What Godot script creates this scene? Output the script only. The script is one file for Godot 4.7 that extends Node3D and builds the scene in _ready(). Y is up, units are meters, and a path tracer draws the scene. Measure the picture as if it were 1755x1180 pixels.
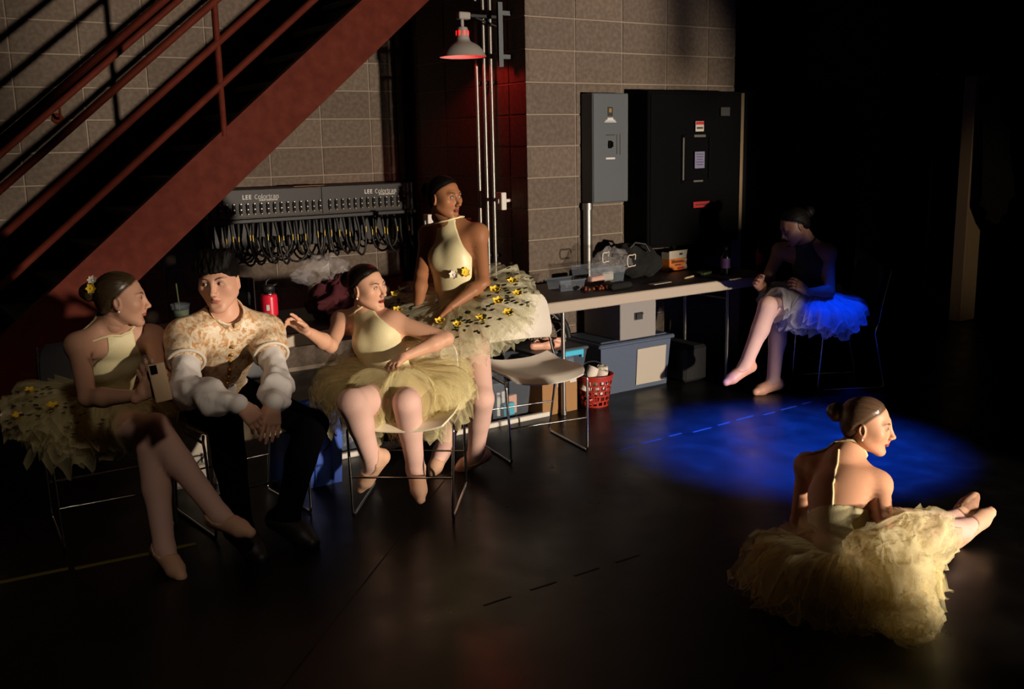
extends Node3D
# A backstage corner: dancers waiting on stacking chairs beside a block wall, under a steel stair.
# World: x runs along the block walls (away to the right), y up, z out of the walls. Metres.

class MB:
	# collects triangles with explicit normals, colours and texture coordinates
	var v := PackedVector3Array()
	var n := PackedVector3Array()
	var c := PackedColorArray()
	var t := PackedVector2Array()
	var ix := PackedInt32Array()
	var col := Color.WHITE
	var org := Vector3.ZERO
	func vert(p: Vector3, nn: Vector3, uv := Vector2.ZERO) -> int:
		v.append(p - org); n.append(nn); c.append(col); t.append(uv)
		return v.size() - 1
	func tri(a: Vector3, b: Vector3, d: Vector3) -> void:  # counter-clockwise seen from outside
		var nn := (b - a).cross(d - a).normalized()
		var i := vert(a, nn); vert(b, nn); vert(d, nn)
		ix.append(i); ix.append(i + 2); ix.append(i + 1)
	func quad(a: Vector3, b: Vector3, d: Vector3, e: Vector3) -> void:
		var nn := (d - a).cross(e - b).normalized()
		var i := vert(a, nn, Vector2(0, 1)); vert(b, nn, Vector2(1, 1)); vert(d, nn, Vector2(1, 0)); vert(e, nn, Vector2(0, 0))
		for k in [0, 2, 1, 0, 3, 2]: ix.append(i + k)
	func box(ce: Vector3, s: Vector3, bev := 0.0, b := Basis.IDENTITY) -> void:
		var h := s * 0.5
		var g := minf(bev, minf(h.x, minf(h.y, h.z)) * 0.9)
		var P := func(sx, sy, sz, ax): # corner moved in along all axes but ax
			var q := Vector3(sx * h.x, sy * h.y, sz * h.z)
			if ax != 0: q.x -= sx * g
			if ax != 1: q.y -= sy * g
			if ax != 2: q.z -= sz * g
			return ce + b * q
		for s1 in [-1, 1]:
			face(P.call(s1, -1, -s1, 0), P.call(s1, 1, -s1, 0), P.call(s1, 1, s1, 0), P.call(s1, -1, s1, 0), b * Vector3(s1, 0, 0))
			face(P.call(-s1, s1, -1, 1), P.call(-s1, s1, 1, 1), P.call(s1, s1, 1, 1), P.call(s1, s1, -1, 1), b * Vector3(0, s1, 0))
			face(P.call(-1, -s1, s1, 2), P.call(1, -s1, s1, 2), P.call(1, s1, s1, 2), P.call(-1, s1, s1, 2), b * Vector3(0, 0, s1))
		if g > 0.0:
			for s1 in [-1, 1]:
				for s2 in [-1, 1]:
					face(P.call(-1, s1, s2, 1), P.call(1, s1, s2, 1), P.call(1, s1, s2, 2), P.call(-1, s1, s2, 2), b * Vector3(0, s1, s2))
					face(P.call(s1, -1, s2, 0), P.call(s1, 1, s2, 0), P.call(s1, 1, s2, 2), P.call(s1, -1, s2, 2), b * Vector3(s1, 0, s2))
					face(P.call(s1, s2, -1, 0), P.call(s1, s2, 1, 0), P.call(s1, s2, 1, 1), P.call(s1, s2, -1, 1), b * Vector3(s1, s2, 0))
					for s3 in [-1, 1]:
						var a: Vector3 = P.call(s1, s2, s3, 0)
						var d: Vector3 = P.call(s1, s2, s3, 1)
						var e: Vector3 = P.call(s1, s2, s3, 2)
						if (d - a).cross(e - a).dot(b * Vector3(s1, s2, s3)) > 0: tri(a, d, e)
						else: tri(a, e, d)
	func face(a: Vector3, b: Vector3, d: Vector3, e: Vector3, out: Vector3) -> void:
		if (d - a).cross(e - b).dot(out) >= 0: quad(a, b, d, e)
		else: quad(e, d, b, a)
	func grid(rows: int, cols: int, pts: PackedVector3Array, close := false, flip := false) -> void:
		# a smooth sheet through rows x cols points
		var i0 := v.size()
		for r in rows:
			for k in cols:
				var kp := (k + 1) % cols if close else mini(k + 1, cols - 1)
				var km := (k + cols - 1) % cols if close else maxi(k - 1, 0)
				var dx := pts[r * cols + kp] - pts[r * cols + km]
				var dy := pts[mini(r + 1, rows - 1) * cols + k] - pts[maxi(r - 1, 0) * cols + k]
				var nn := dx.cross(dy).normalized()
				vert(pts[r * cols + k], -nn if flip else nn, Vector2(float(k) / cols, float(r) / rows))
		for r in rows - 1:
			for k in (cols if close else cols - 1):
				var a := i0 + r * cols + k
				var b := i0 + r * cols + (k + 1) % cols
				var d := b + cols
				var e := a + cols
				if flip:
					for q in [a, b, d, a, d, e]: ix.append(q)
				else:
					for q in [a, d, b, a, e, d]: ix.append(q)
	func tube(path: Array, r: float, sides := 8, r2 := -1.0, closed := false) -> void:
		var m := path.size()
		var up := Vector3.UP
		var pts := PackedVector3Array()
		var prev := Vector3.ZERO
		for i in m:
			var a: Vector3 = path[(i + m - 1) % m if closed else maxi(i - 1, 0)]
			var b: Vector3 = path[(i + 1) % m if closed else mini(i + 1, m - 1)]
			var d := (b - a).normalized()
			if prev == Vector3.ZERO: prev = d.cross(Vector3(0.31, 0.87, 0.19)).normalized()
			var x := (prev - d * prev.dot(d)).normalized()
			prev = x
			var y := d.cross(x)
			var rr := r if r2 < 0 else lerpf(r, r2, float(i) / (m - 1))
			for k in sides:
				var w := TAU * k / sides
				pts.append(path[i] + (x * cos(w) + y * sin(w)) * rr)
		if closed:
			for k in sides: pts.append(pts[k])
		grid(m + (1 if closed else 0), sides, pts, true)
		if not closed:
			for e in [0, m - 1]:
				for k in sides - 2:
					var q := [pts[e * sides], pts[e * sides + k + 1], pts[e * sides + k + 2]]
					if e == 0: tri(q[0], q[2], q[1])
					else: tri(q[0], q[1], q[2])
	func lathe(prof: Array, sides := 24, xf := Transform3D.IDENTITY) -> void:  # profile of Vector2(radius, height)
		var pts := PackedVector3Array()
		for p in prof:
			for k in sides:
				var w := -TAU * k / sides
				pts.append(xf * Vector3(p.x * cos(w), p.y, p.x * sin(w)))
		grid(prof.size(), sides, pts, true)
	func ball(ce: Vector3, r: Vector3, b := Basis.IDENTITY, m := 10, k := 14) -> void:
		var pts := PackedVector3Array()
		for i in m + 1:
			var th := PI * i / m - PI / 2
			for j in k:
				var w := -TAU * j / k
				pts.append(ce + b * Vector3(r.x * cos(th) * cos(w), r.y * sin(th), r.z * cos(th) * sin(w)))
		var i0 := v.size()
		grid(m + 1, k, pts, true)
		for i in range(i0, v.size()):
			var q := b.inverse() * (v[i] + org - ce)
			n[i] = (b * Vector3(q.x / (r.x * r.x), q.y / (r.y * r.y), q.z / (r.z * r.z))).normalized()
	func shell(rows: int, cols: int, pts: PackedVector3Array, th: float) -> void:  # a curved board with thickness
		var back := PackedVector3Array()
		for r in rows:
			for k in cols:
				var dx := pts[r * cols + mini(k + 1, cols - 1)] - pts[r * cols + maxi(k - 1, 0)]
				var dy := pts[mini(r + 1, rows - 1) * cols + k] - pts[maxi(r - 1, 0) * cols + k]
				back.append(pts[r * cols + k] - dx.cross(dy).normalized() * th)
		grid(rows, cols, pts)
		grid(rows, cols, back, false, true)
		for k in cols - 1:
			quad(back[k], back[k + 1], pts[k + 1], pts[k])
			var e := (rows - 1) * cols
			quad(pts[e + k], pts[e + k + 1], back[e + k + 1], back[e + k])
		for r in rows - 1:
			var a := r * cols
			quad(pts[a], pts[a + cols], back[a + cols], back[a])
			var b := a + cols - 1
			quad(back[b], back[b + cols], pts[b + cols], pts[b])
	func mesh() -> ArrayMesh:
		var a := []
		a.resize(Mesh.ARRAY_MAX)
		a[Mesh.ARRAY_VERTEX] = v; a[Mesh.ARRAY_NORMAL] = n; a[Mesh.ARRAY_COLOR] = c; a[Mesh.ARRAY_TEX_UV] = t; a[Mesh.ARRAY_INDEX] = ix
		var m := ArrayMesh.new()
		m.add_surface_from_arrays(Mesh.PRIMITIVE_TRIANGLES, a)
		return m

class Fld:
	# a distance field on a grid: smooth unions of tapered capsules and ellipsoids, meshed as surface nets
	var o: Vector3
	var c: float
	var nx: int
	var ny: int
	var nz: int
	var d: PackedFloat32Array
	func _init(lo: Vector3, hi: Vector3, cell: float) -> void:
		o = lo; c = cell
		nx = int(ceil((hi.x - lo.x) / cell)) + 1
		ny = int(ceil((hi.y - lo.y) / cell)) + 1
		nz = int(ceil((hi.z - lo.z) / cell)) + 1
		d.resize(nx * ny * nz)
		d.fill(1.0)
	func copy() -> Fld:
		var f := Fld.new(o, o, c)
		f.nx = nx; f.ny = ny; f.nz = nz; f.d = d.duplicate()
		return f
	func put(i: int, e: float, k: float, sub: bool) -> void:
		var w := d[i]
		if sub:
			e = -e
			var h := k - absf(w - e)
			d[i] = maxf(w, e) + (h * h / (4.0 * k) if h > 0.0 else 0.0)
		else:
			var h := k - absf(w - e)
			d[i] = minf(w, e) - (h * h / (4.0 * k) if h > 0.0 else 0.0)
	func cone(a: Vector3, b: Vector3, ra: float, rb: float, k := 0.02, sub := false) -> void:
		var pad := maxf(ra, rb) + k + 3.0 * c
		var lo := (Vector3(minf(a.x, b.x), minf(a.y, b.y), minf(a.z, b.z)) - Vector3(pad, pad, pad) - o) / c
		var hi := (Vector3(maxf(a.x, b.x), maxf(a.y, b.y), maxf(a.z, b.z)) + Vector3(pad, pad, pad) - o) / c
		var ba := b - a
		var l2 := maxf(ba.length_squared(), 1e-9)
		var y1 := mini(int(hi.y), ny - 1)
		var x1 := mini(int(hi.x), nx - 1)
		for z in range(maxi(int(lo.z), 0), mini(int(hi.z), nz - 1) + 1):
			for y in range(maxi(int(lo.y), 0), y1 + 1):
				var row := (z * ny + y) * nx
				var p := o + Vector3(0, y * c, z * c) - a
				for x in range(maxi(int(lo.x), 0), x1 + 1):
					p.x = o.x + x * c - a.x
					var h := clampf(p.dot(ba) / l2, 0.0, 1.0)
					var e := (p - ba * h).length() - (ra + (rb - ra) * h)
					if e < pad: put(row + x, e, k, sub)
	func ell(ce: Vector3, b: Basis, r: Vector3, k := 0.02, sub := false) -> void:
		var q := (b.x * r.x).abs() + (b.y * r.y).abs() + (b.z * r.z).abs()
		var pad := k + 3.0 * c
		var lo := (ce - q - Vector3(pad, pad, pad) - o) / c
		var hi := (ce + q + Vector3(pad, pad, pad) - o) / c
		var y1 := mini(int(hi.y), ny - 1)
		var x1 := mini(int(hi.x), nx - 1)
		var bx := b.x / r.x
		var by := b.y / r.y
		var bz := b.z / r.z
		for z in range(maxi(int(lo.z), 0), mini(int(hi.z), nz - 1) + 1):
			for y in range(maxi(int(lo.y), 0), y1 + 1):
				var row := (z * ny + y) * nx
				var p := o + Vector3(0, y * c, z * c) - ce
				for x in range(maxi(int(lo.x), 0), x1 + 1):
					p.x = o.x + x * c - ce.x
					var u := Vector3(bx.dot(p), by.dot(p), bz.dot(p))
					var k0 := u.length()
					var k1 := Vector3(u.x / r.x, u.y / r.y, u.z / r.z).length()
					var e := k0 * (k0 - 1.0) / maxf(k1, 1e-6) if k0 > 0.2 else -minf(r.x, minf(r.y, r.z))
					if e < pad + c: put(row + x, e, k, sub)
	func cut(off: float, clip: Callable) -> Fld:
		# grown by off, then cut away wherever clip(point) is positive
		var f := copy()
		for z in nz:
			for y in ny:
				var row := (z * ny + y) * nx
				for x in nx:
					var e := d[row + x] - off
					if e < 4.0 * c: e = maxf(e, clip.call(o + Vector3(x, y, z) * c))
					f.d[row + x] = e
		return f
	func ruffle(noise: FastNoiseLite, amp: float, where: Callable) -> void:
		for z in nz:
			for y in ny:
				var row := (z * ny + y) * nx
				for x in nx:
					if absf(d[row + x]) < 5.0 * c:
						var p := o + Vector3(x, y, z) * c
						d[row + x] += noise.get_noise_3dv(p) * amp * where.call(p)
	func bias(by: Callable) -> void:
		for z in nz:
			for y in ny:
				var row := (z * ny + y) * nx
				for x in nx:
					if absf(d[row + x]) < 5.0 * c: d[row + x] += by.call(o + Vector3(x, y, z) * c)
	func add_to(m: MB, color: Callable, xf := Transform3D.IDENTITY) -> void:
		var at := PackedInt32Array()
		at.resize(d.size())
		at.fill(-1)
		var sx := 1
		var sy := nx
		var sz := nx * ny
		var lim := 3.0 * c
		for z in nz - 1:
			for y in ny - 1:
				var row := (z * ny + y) * nx
				for x in nx - 1:
					var i := row + x
					var a := d[i]
					if a > lim or a < -lim: continue
					var b0 := d[i + sx]
					var b1 := d[i + sy]
					var b2 := d[i + sx + sy]
					var b3 := d[i + sz]
					var b4 := d[i + sz + sx]
					var b5 := d[i + sz + sy]
					var b6 := d[i + sz + sx + sy]
					var neg := int(a < 0) + int(b0 < 0) + int(b1 < 0) + int(b2 < 0) + int(b3 < 0) + int(b4 < 0) + int(b5 < 0) + int(b6 < 0)
					if neg == 0 or neg == 8: continue
					var s := Vector3.ZERO
					var w := 0
					if (a < 0) != (b0 < 0): s += Vector3(a / (a - b0), 0, 0); w += 1
					if (b1 < 0) != (b2 < 0): s += Vector3(b1 / (b1 - b2), 1, 0); w += 1
					if (b3 < 0) != (b4 < 0): s += Vector3(b3 / (b3 - b4), 0, 1); w += 1
					if (b5 < 0) != (b6 < 0): s += Vector3(b5 / (b5 - b6), 1, 1); w += 1
					if (a < 0) != (b1 < 0): s += Vector3(0, a / (a - b1), 0); w += 1
					if (b0 < 0) != (b2 < 0): s += Vector3(1, b0 / (b0 - b2), 0); w += 1
					if (b3 < 0) != (b5 < 0): s += Vector3(0, b3 / (b3 - b5), 1); w += 1
					if (b4 < 0) != (b6 < 0): s += Vector3(1, b4 / (b4 - b6), 1); w += 1
					if (a < 0) != (b3 < 0): s += Vector3(0, 0, a / (a - b3)); w += 1
					if (b0 < 0) != (b4 < 0): s += Vector3(1, 0, b0 / (b0 - b4)); w += 1
					if (b1 < 0) != (b5 < 0): s += Vector3(0, 1, b1 / (b1 - b5)); w += 1
					if (b2 < 0) != (b6 < 0): s += Vector3(1, 1, b2 / (b2 - b6)); w += 1
					var g := Vector3(b0 + b2 + b4 + b6 - a - b1 - b3 - b5, b1 + b2 + b5 + b6 - a - b0 - b3 - b4, b3 + b4 + b5 + b6 - a - b0 - b1 - b2)
					var p := o + (Vector3(x, y, z) + s / w) * c
					g = g.normalized()
					m.col = color.call(p, g)
					at[i] = m.vert(xf * p, (xf.basis * g).normalized())
		for z in range(1, nz - 1):
			for y in range(1, ny - 1):
				var row := (z * ny + y) * nx
				for x in range(1, nx - 1):
					var i := row + x
					if at[i] < 0: continue
					var a := d[i] < 0
					if a != (d[i + sx] < 0): _q(m, at[i], at[i - sy], at[i - sy - sz], at[i - sz], a)
					if a != (d[i + sy] < 0): _q(m, at[i], at[i - sz], at[i - sz - sx], at[i - sx], a)
					if a != (d[i + sz] < 0): _q(m, at[i], at[i - sx], at[i - sx - sy], at[i - sy], a)
	func _q(m: MB, a: int, b: int, e: int, f: int, inside: bool) -> void:
		if a < 0 or b < 0 or e < 0 or f < 0: return
		for q in ([a, e, b, a, f, e] if inside else [a, b, e, a, e, f]): m.ix.append(q)

var M := {}
var rng := RandomNumberGenerator.new()
var names := {}

func lin(hex: String) -> Color: return Color(hex).srgb_to_linear()

func numbered(called: String) -> String:
	var k: int = names.get(called, 0)
	names[called] = k + 1
	return called if k == 0 else "%s_%03d" % [called, k]

func tag(o: Node, label := "", category := "", group := "", kind := "") -> void:
	if label: o.set_meta("label", label)
	if category: o.set_meta("category", category)
	if group: o.set_meta("group", group)
	if kind: o.set_meta("kind", kind)

func thing(called: String, label: String, category: String, at := Vector3.ZERO, turn := 0.0, group := "") -> Node3D:
	var o := Node3D.new()
	o.name = numbered(called)
	add_child(o)
	o.position = at
	o.rotation.y = turn
	tag(o, label, category, group)
	return o

func part(called: String, m: MB, mt: Material, parent: Node = self, label := "") -> MeshInstance3D:
	return inst(called, m.mesh(), mt, parent, label)

func inst(called: String, me: Mesh, mt: Material, parent: Node = self, label := "") -> MeshInstance3D:
	var o := MeshInstance3D.new()
	o.name = numbered(called) if parent == self else called
	o.mesh = me
	o.material_override = mt
	parent.add_child(o, true)
	if label: o.set_meta("label", label)
	return o

func mat(called: String, hex: String, rough := 0.7, metal := 0.0) -> StandardMaterial3D:
	var m := StandardMaterial3D.new()
	m.resource_name = called
	m.albedo_color = Color(hex)
	m.roughness = rough
	m.metallic = metal
	M[called] = m
	return m

func noise_tex(freq: float, ramp: Array, kind := FastNoiseLite.TYPE_SIMPLEX_SMOOTH, size := 256, octaves := 4, warp := 0.0, sd := 1) -> NoiseTexture2D:
	var n := FastNoiseLite.new()
	n.noise_type = kind
	n.frequency = freq
	n.seed = sd
	n.fractal_octaves = octaves
	if warp > 0.0:
		n.domain_warp_enabled = true
		n.domain_warp_amplitude = warp
		n.domain_warp_frequency = freq * 0.8
	var t := NoiseTexture2D.new()
	t.noise = n
	t.width = size
	t.height = size
	t.seamless = true
	var g := Gradient.new()
	var off := PackedFloat32Array()
	var cs := PackedColorArray()
	for r in ramp:
		off.append(r[0])
		cs.append(Color(r[1]))
	g.offsets = off
	g.colors = cs
	t.color_ramp = g
	return t

func tri_map(m: StandardMaterial3D, scale: float, world := true) -> void:
	m.uv1_triplanar = true
	m.uv1_world_triplanar = world
	m.uv1_scale = Vector3.ONE * scale

func cyl(a: Vector3, b: Vector3, r: float, m: MB, sides := 10) -> void: m.tube([a, b], r, sides)

func text_mesh(s: String, size: int, px: float, bold := false, italic := false) -> TextMesh:
	var f := SystemFont.new()
	f.font_names = PackedStringArray(["Droid Sans"])
	f.font_weight = 700 if bold else 400
	f.font_italic = italic
	var t := TextMesh.new()
	t.text = s
	t.font = f
	t.font_size = size
	t.pixel_size = px
	t.depth = 0.002
	t.horizontal_alignment = HORIZONTAL_ALIGNMENT_LEFT
	return t

func letters(called: String, s: String, h: float, at: Vector3, parent: Node, mt: Material, basis := Basis.IDENTITY, bold := false, italic := false) -> MeshInstance3D:
	var o := inst(called, text_mesh(s, 64, h / 64.0, bold, italic), mt, parent)
	o.transform = Transform3D(basis, at)
	return o

const WALL_Z := -6.9856
const PIER_Z := -5.3752
const PIER_X := 3.7931
const PIER_END := 5.706

func _ready() -> void:
	rng.seed = 7
	# ---- camera, sky, lights, exposure
	var cam := Camera3D.new()
	cam.name = "camera"
	cam.transform = Transform3D(Basis(Vector3(0.825039, -0.021, 0.564685), Vector3(0.12829, 0.980176, -0.150988), Vector3(-0.55032, 0.197014, 0.811377)), Vector3(0, 1.645, 0))
	cam.fov = 38.1547
	cam.near = 0.05
	cam.far = 60.0
	add_child(cam)
	cam.current = true
	var we := WorldEnvironment.new()
	we.name = "world_environment"
	var env := Environment.new()
	env.background_mode = Environment.BG_COLOR
	env.background_color = Color.BLACK
	env.tonemap_mode = Environment.TONE_MAPPER_LINEAR
	env.tonemap_exposure = 1.0
	env.sdfgi_enabled = true
	env.ssao_enabled = true
	env.ssil_enabled = true
	we.environment = env
	add_child(we)
	spot("unseen_key_spot", Vector3(4.6, 1.12, 4.6), Vector3(3.31, 1.05, -4.6), 16.4, 0.4, 108.0, Color(1.0, 0.92, 0.83), 0.13)  # unseen low spot, out of view, lights the dancers and block walls
	spot("unseen_blue_pool_spot", Vector3(4.1, 4.8, -1.9), Vector3(4.2, 0.0, -3.45), 11.0, 0.9, 1300.0, Color(0.0, 0.3, 1.0), 0.05)  # unseen overhead spot, makes the blue pool on the floor
	spot("unseen_blue_tutu_spot", Vector3(5.3, 4.8, -2.9), Vector3(5.2, 0.6, -3.88), 4.3, 0.6, 45.0, Color(0.0, 0.22, 1.0), 0.03)  # unseen second blue spot, placed to light the petal tutu alone
	spot("unseen_chair_light", Vector3(0.4, 4.4, 0.6), Vector3(0.95, 0.4, -4.2), 15.0, 0.8, 3.2, Color(1.0, 0.9, 0.8), 0.2)  # unseen soft lamp, placed to brighten the dancer on the first chair
	spot("unseen_post_light", Vector3(5.6, 4.4, 0.5), Vector3(8.42, 0.9, -5.0), 7.0, 0.9, 4.0, Color(1.0, 0.9, 0.75), 0.2)  # unseen lamp, placed to brighten the tan post at far right
	materials()
	# ---- the place
	structure()
	staircase()
	patch_panel()
	wall_fittings()
	tables()
	stored_things()
	chairs()
	far_corner()
	unseen_blockers()
	unseen_fixtures()
	people()

func spot(called: String, at: Vector3, to: Vector3, half: float, soft: float, energy: float, color: Color, size: float) -> void:
	var l := SpotLight3D.new()
	l.name = called
	add_child(l)
	l.look_at_from_position(at, to, Vector3.UP)
	l.spot_angle = half
	l.spot_angle_attenuation = soft
	l.spot_range = 30.0
	l.spot_attenuation = 2.0
	l.light_energy = energy
	l.light_color = color
	l.light_size = size
	l.shadow_enabled = true
	fixtures.append([at, (to - at).normalized(), color, called])

var fixtures := []

func unseen_fixtures() -> void:
	# out of view: an added can with glowing lens behind each unseen spot
	var words := {"unseen_key_spot": "unseen black spotlight on a floor stand, lighting the seated dancers", "unseen_blue_pool_spot": "unseen hanging spotlight with blue lens, lighting the empty floor", "unseen_blue_tutu_spot": "unseen hanging spotlight with blue lens, lighting the tutu at the table end", "unseen_chair_light": "unseen hanging lamp, placed to light the first chair", "unseen_post_light": "unseen hanging lamp, placed to light the tan post"}
	for q in fixtures:
		var at: Vector3 = q[0]
		var d: Vector3 = q[1]
		var t := thing("unseen_spotlight", words[q[3]], "spotlight", at)
		var y := -d
		var x := y.cross(Vector3(0.3, 0.1, 0.9)).normalized()
		var xf := Transform3D(Basis(x, y, x.cross(y)), -d * 0.05)
		var m := MB.new()
		m.lathe([Vector2(0.085, -0.02), Vector2(0.09, -0.02), Vector2(0.09, 0.26), Vector2(0.05, 0.3), Vector2(0, 0.3)], 24, xf)
		part("housing", m, M.black_matte, t)
		m = MB.new()
		m.lathe([Vector2(0.085, 0.0), Vector2(0.0, -0.002)], 24, xf)
		var lm := mat("lens_light_" + q[3], "ffffff", 0.4)
		lm.emission_enabled = true
		lm.emission = q[2]
		lm.emission_energy_multiplier = 3.0
		part("lens", m, lm, t)
		m = MB.new()
		var b: Vector3 = -d * 0.2
		if at.y < 2.0:
			m.tube([b - Vector3(0, 0.08, 0), Vector3(b.x, 0.02 - at.y, b.z)], 0.018, 10)
			m.lathe([Vector2(0, 0.03), Vector2(0.2, 0.02), Vector2(0.22, 0.0), Vector2(0, 0)], 24, Transform3D(Basis.IDENTITY, Vector3(b.x, -at.y, b.z)))
		else: m.tube([b + Vector3(0, 0.08, 0), Vector3(b.x, 5.0 - at.y, b.z)], 0.018, 10)
		part("stand", m, M.black_metal, t)

func materials() -> void:
	for k in 4:
		var m := mat("block_%d" % k, "ffffff", 0.92)
		var a: String = ["63574c", "5d5146", "685b4f", "605449"][k]
		m.albedo_texture = noise_tex(0.06, [[0.0, Color(a).darkened(0.13)], [0.5, Color(a)], [1.0, Color(a).lightened(0.08)]], FastNoiseLite.TYPE_SIMPLEX_SMOOTH, 256, 5, 0.0, 3 + k)
		tri_map(m, 1.6)
		if k == 0: M.blocktex = noise_tex(0.35, [[0.0, "000000"], [1.0, "ffffff"]], FastNoiseLite.TYPE_SIMPLEX, 256, 2)
		m.heightmap_enabled = true
		m.heightmap_texture = M.blocktex
		m.heightmap_scale = 0.05
	mat("mortar", "887c6e", 0.95)
	var fl := mat("floor", "ffffff", 0.34)
	fl.albedo_texture = noise_tex(0.02, [[0.0, "0a0909"], [0.6, "100f0e"], [1.0, "181614"]], FastNoiseLite.TYPE_SIMPLEX_SMOOTH, 512, 5)
	fl.roughness = 1.0
	fl.roughness_texture = noise_tex(0.015, [[0.0, "404040"], [1.0, "707070"]], FastNoiseLite.TYPE_SIMPLEX_SMOOTH, 512, 5, 0.0, 9)
	tri_map(fl, 0.45)
	mat("seam", "080707", 0.8)
	mat("tape_yellow", "6e6420", 0.8)
	mat("tape_pale", "181816", 0.8)
	mat("black_wall", "0c0b0a", 0.9)
	var red := mat("red_steel", "ffffff", 0.5)
	red.albedo_texture = noise_tex(0.03, [[0.0, "47190f"], [0.5, "522015"], [1.0, "5a271b"]])
	red.metallic_specular = 0.2
	red.roughness = 0.65
	tri_map(red, 1.2)
	mat("tread", "2a2320", 0.75)
	mat("black_metal", "0b0b0d", 0.55, 0.0)
	var cb := mat("cabinet_black", "060607", 0.6)
	cb.metallic_specular = 0.15
	fl.metallic_specular = 0.3
	mat("black_gloss", "0b0b0c", 0.22)
	mat("black_rubber", "121212", 0.55)
	mat("black_matte", "0d0d0e", 0.85)
	mat("chrome", "d8d6d2", 0.16, 1.0)
	mat("steel", "8f8d88", 0.42, 0.9)
	mat("grey_enamel", "4f5559", 0.5)
	mat("grey_shade", "8e8a84", 0.55)
	mat("white_enamel", "d8d4cc", 0.4)
	mat("letter_white", "c9c9c4", 0.6)
	mat("yellow_tag", "d6b52a", 0.6)
	mat("toggle", "c8c6bf", 0.35, 0.4)
	mat("amber", "a8894e", 0.4, 0.5)
	mat("table_top", "2a2528", 0.5)
	mat("table_edge", "a89b87", 0.6)
	mat("chair_plastic", "d9d2c4", 0.42)
	mat("chair_grey", "3d4046", 0.5)
	mat("seat_cream", "e4dcc2", 0.45)
	mat("blue_tub", "3057b8", 0.45)
	mat("slate_tub", "4d596b", 0.5)
	mat("grey_box", "89857f", 0.7)
	mat("kraft", "9c7448", 0.85)
	mat("paper", "b0a899", 0.85)
	mat("red_plastic", "a83226", 0.45)
	mat("red_paint", "d01f38", 0.3)
	mat("cyan_latch", "3fb6d3", 0.45)
	mat("cloth_white", "d9d0c0", 0.9)
	mat("pink_satin", "e0a98e", 0.45)
	mat("orange_print", "c9742b", 0.7)
	mat("brown_print", "6e3418", 0.7)
	mat("purple_print", "6b4a86", 0.6)
	mat("lavender_paper", "6d6a86", 0.8)
	mat("dark_print", "242424", 0.7)
	mat("red_print", "a01818", 0.6)
	mat("wood_pale", "b49a78", 0.7)
	mat("drape", "0a0a0b", 0.95)
	mat("gold", "c79a4c", 0.35, 0.8)
	mat("pearl", "efe7da", 0.25)
	mat("red_cloth", "420a15", 0.9)
	mat("leaf", "3d4a22", 0.8)
	mat("petal_yellow", "f0cf3c", 0.75)
	mat("petal_white", "efe8d8", 0.75)
	var cp := mat("clear_plastic", "c9d2da", 0.3)
	cp.transparency = BaseMaterial3D.TRANSPARENCY_ALPHA
	cp.albedo_color = Color(0.62, 0.68, 0.74, 0.10)
	var cl := mat("film", "ffffff", 0.3)
	cl.transparency = BaseMaterial3D.TRANSPARENCY_ALPHA
	cl.albedo_color = Color(0.78, 0.76, 0.76, 0.17)
	var rg := mat("red_glow", "ff4040", 0.5)
	rg.emission_enabled = true
	rg.emission = Color(1.0, 0.1, 0.08)
	rg.emission_energy_multiplier = 2.0

func slab(called: String, ce: Vector3, s: Vector3, mt: Material) -> MeshInstance3D:
	var m := MB.new()
	m.box(ce, s)
	var o := part(called, m, mt)
	tag(o, "", "", "", "structure")
	return o

func blocks(wall: Node3D, frame: Transform3D, x0: float, ncol: int, first_w: float, last_w: float, top: float, rows: int) -> void:
	# stack-bonded concrete blocks 406 x 203 mm, standing 7 mm proud of the mortar; frame: x along, y up, z out
	var cache := {}
	for r in rows:
		var x := x0
		for k in ncol:
			var w := first_w if k == 0 else (last_w if k == ncol - 1 else 0.4064)
			var key := int(w * 1000)
			if not cache.has(key):
				var m := MB.new()
				m.box(Vector3(0, 0, -0.016), Vector3(w - 0.0095, 0.1937, 0.032), 0.003)
				cache[key] = m.mesh()
			var o := inst("block", cache[key], M["block_%d" % rng.randi_range(0, 3)], wall)
			o.transform = frame * Transform3D(Basis.IDENTITY, Vector3(x + w / 2, top - 0.1016 - 0.2032 * r, rng.randf_range(-0.0012, 0.0012)))
			x += w

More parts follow.
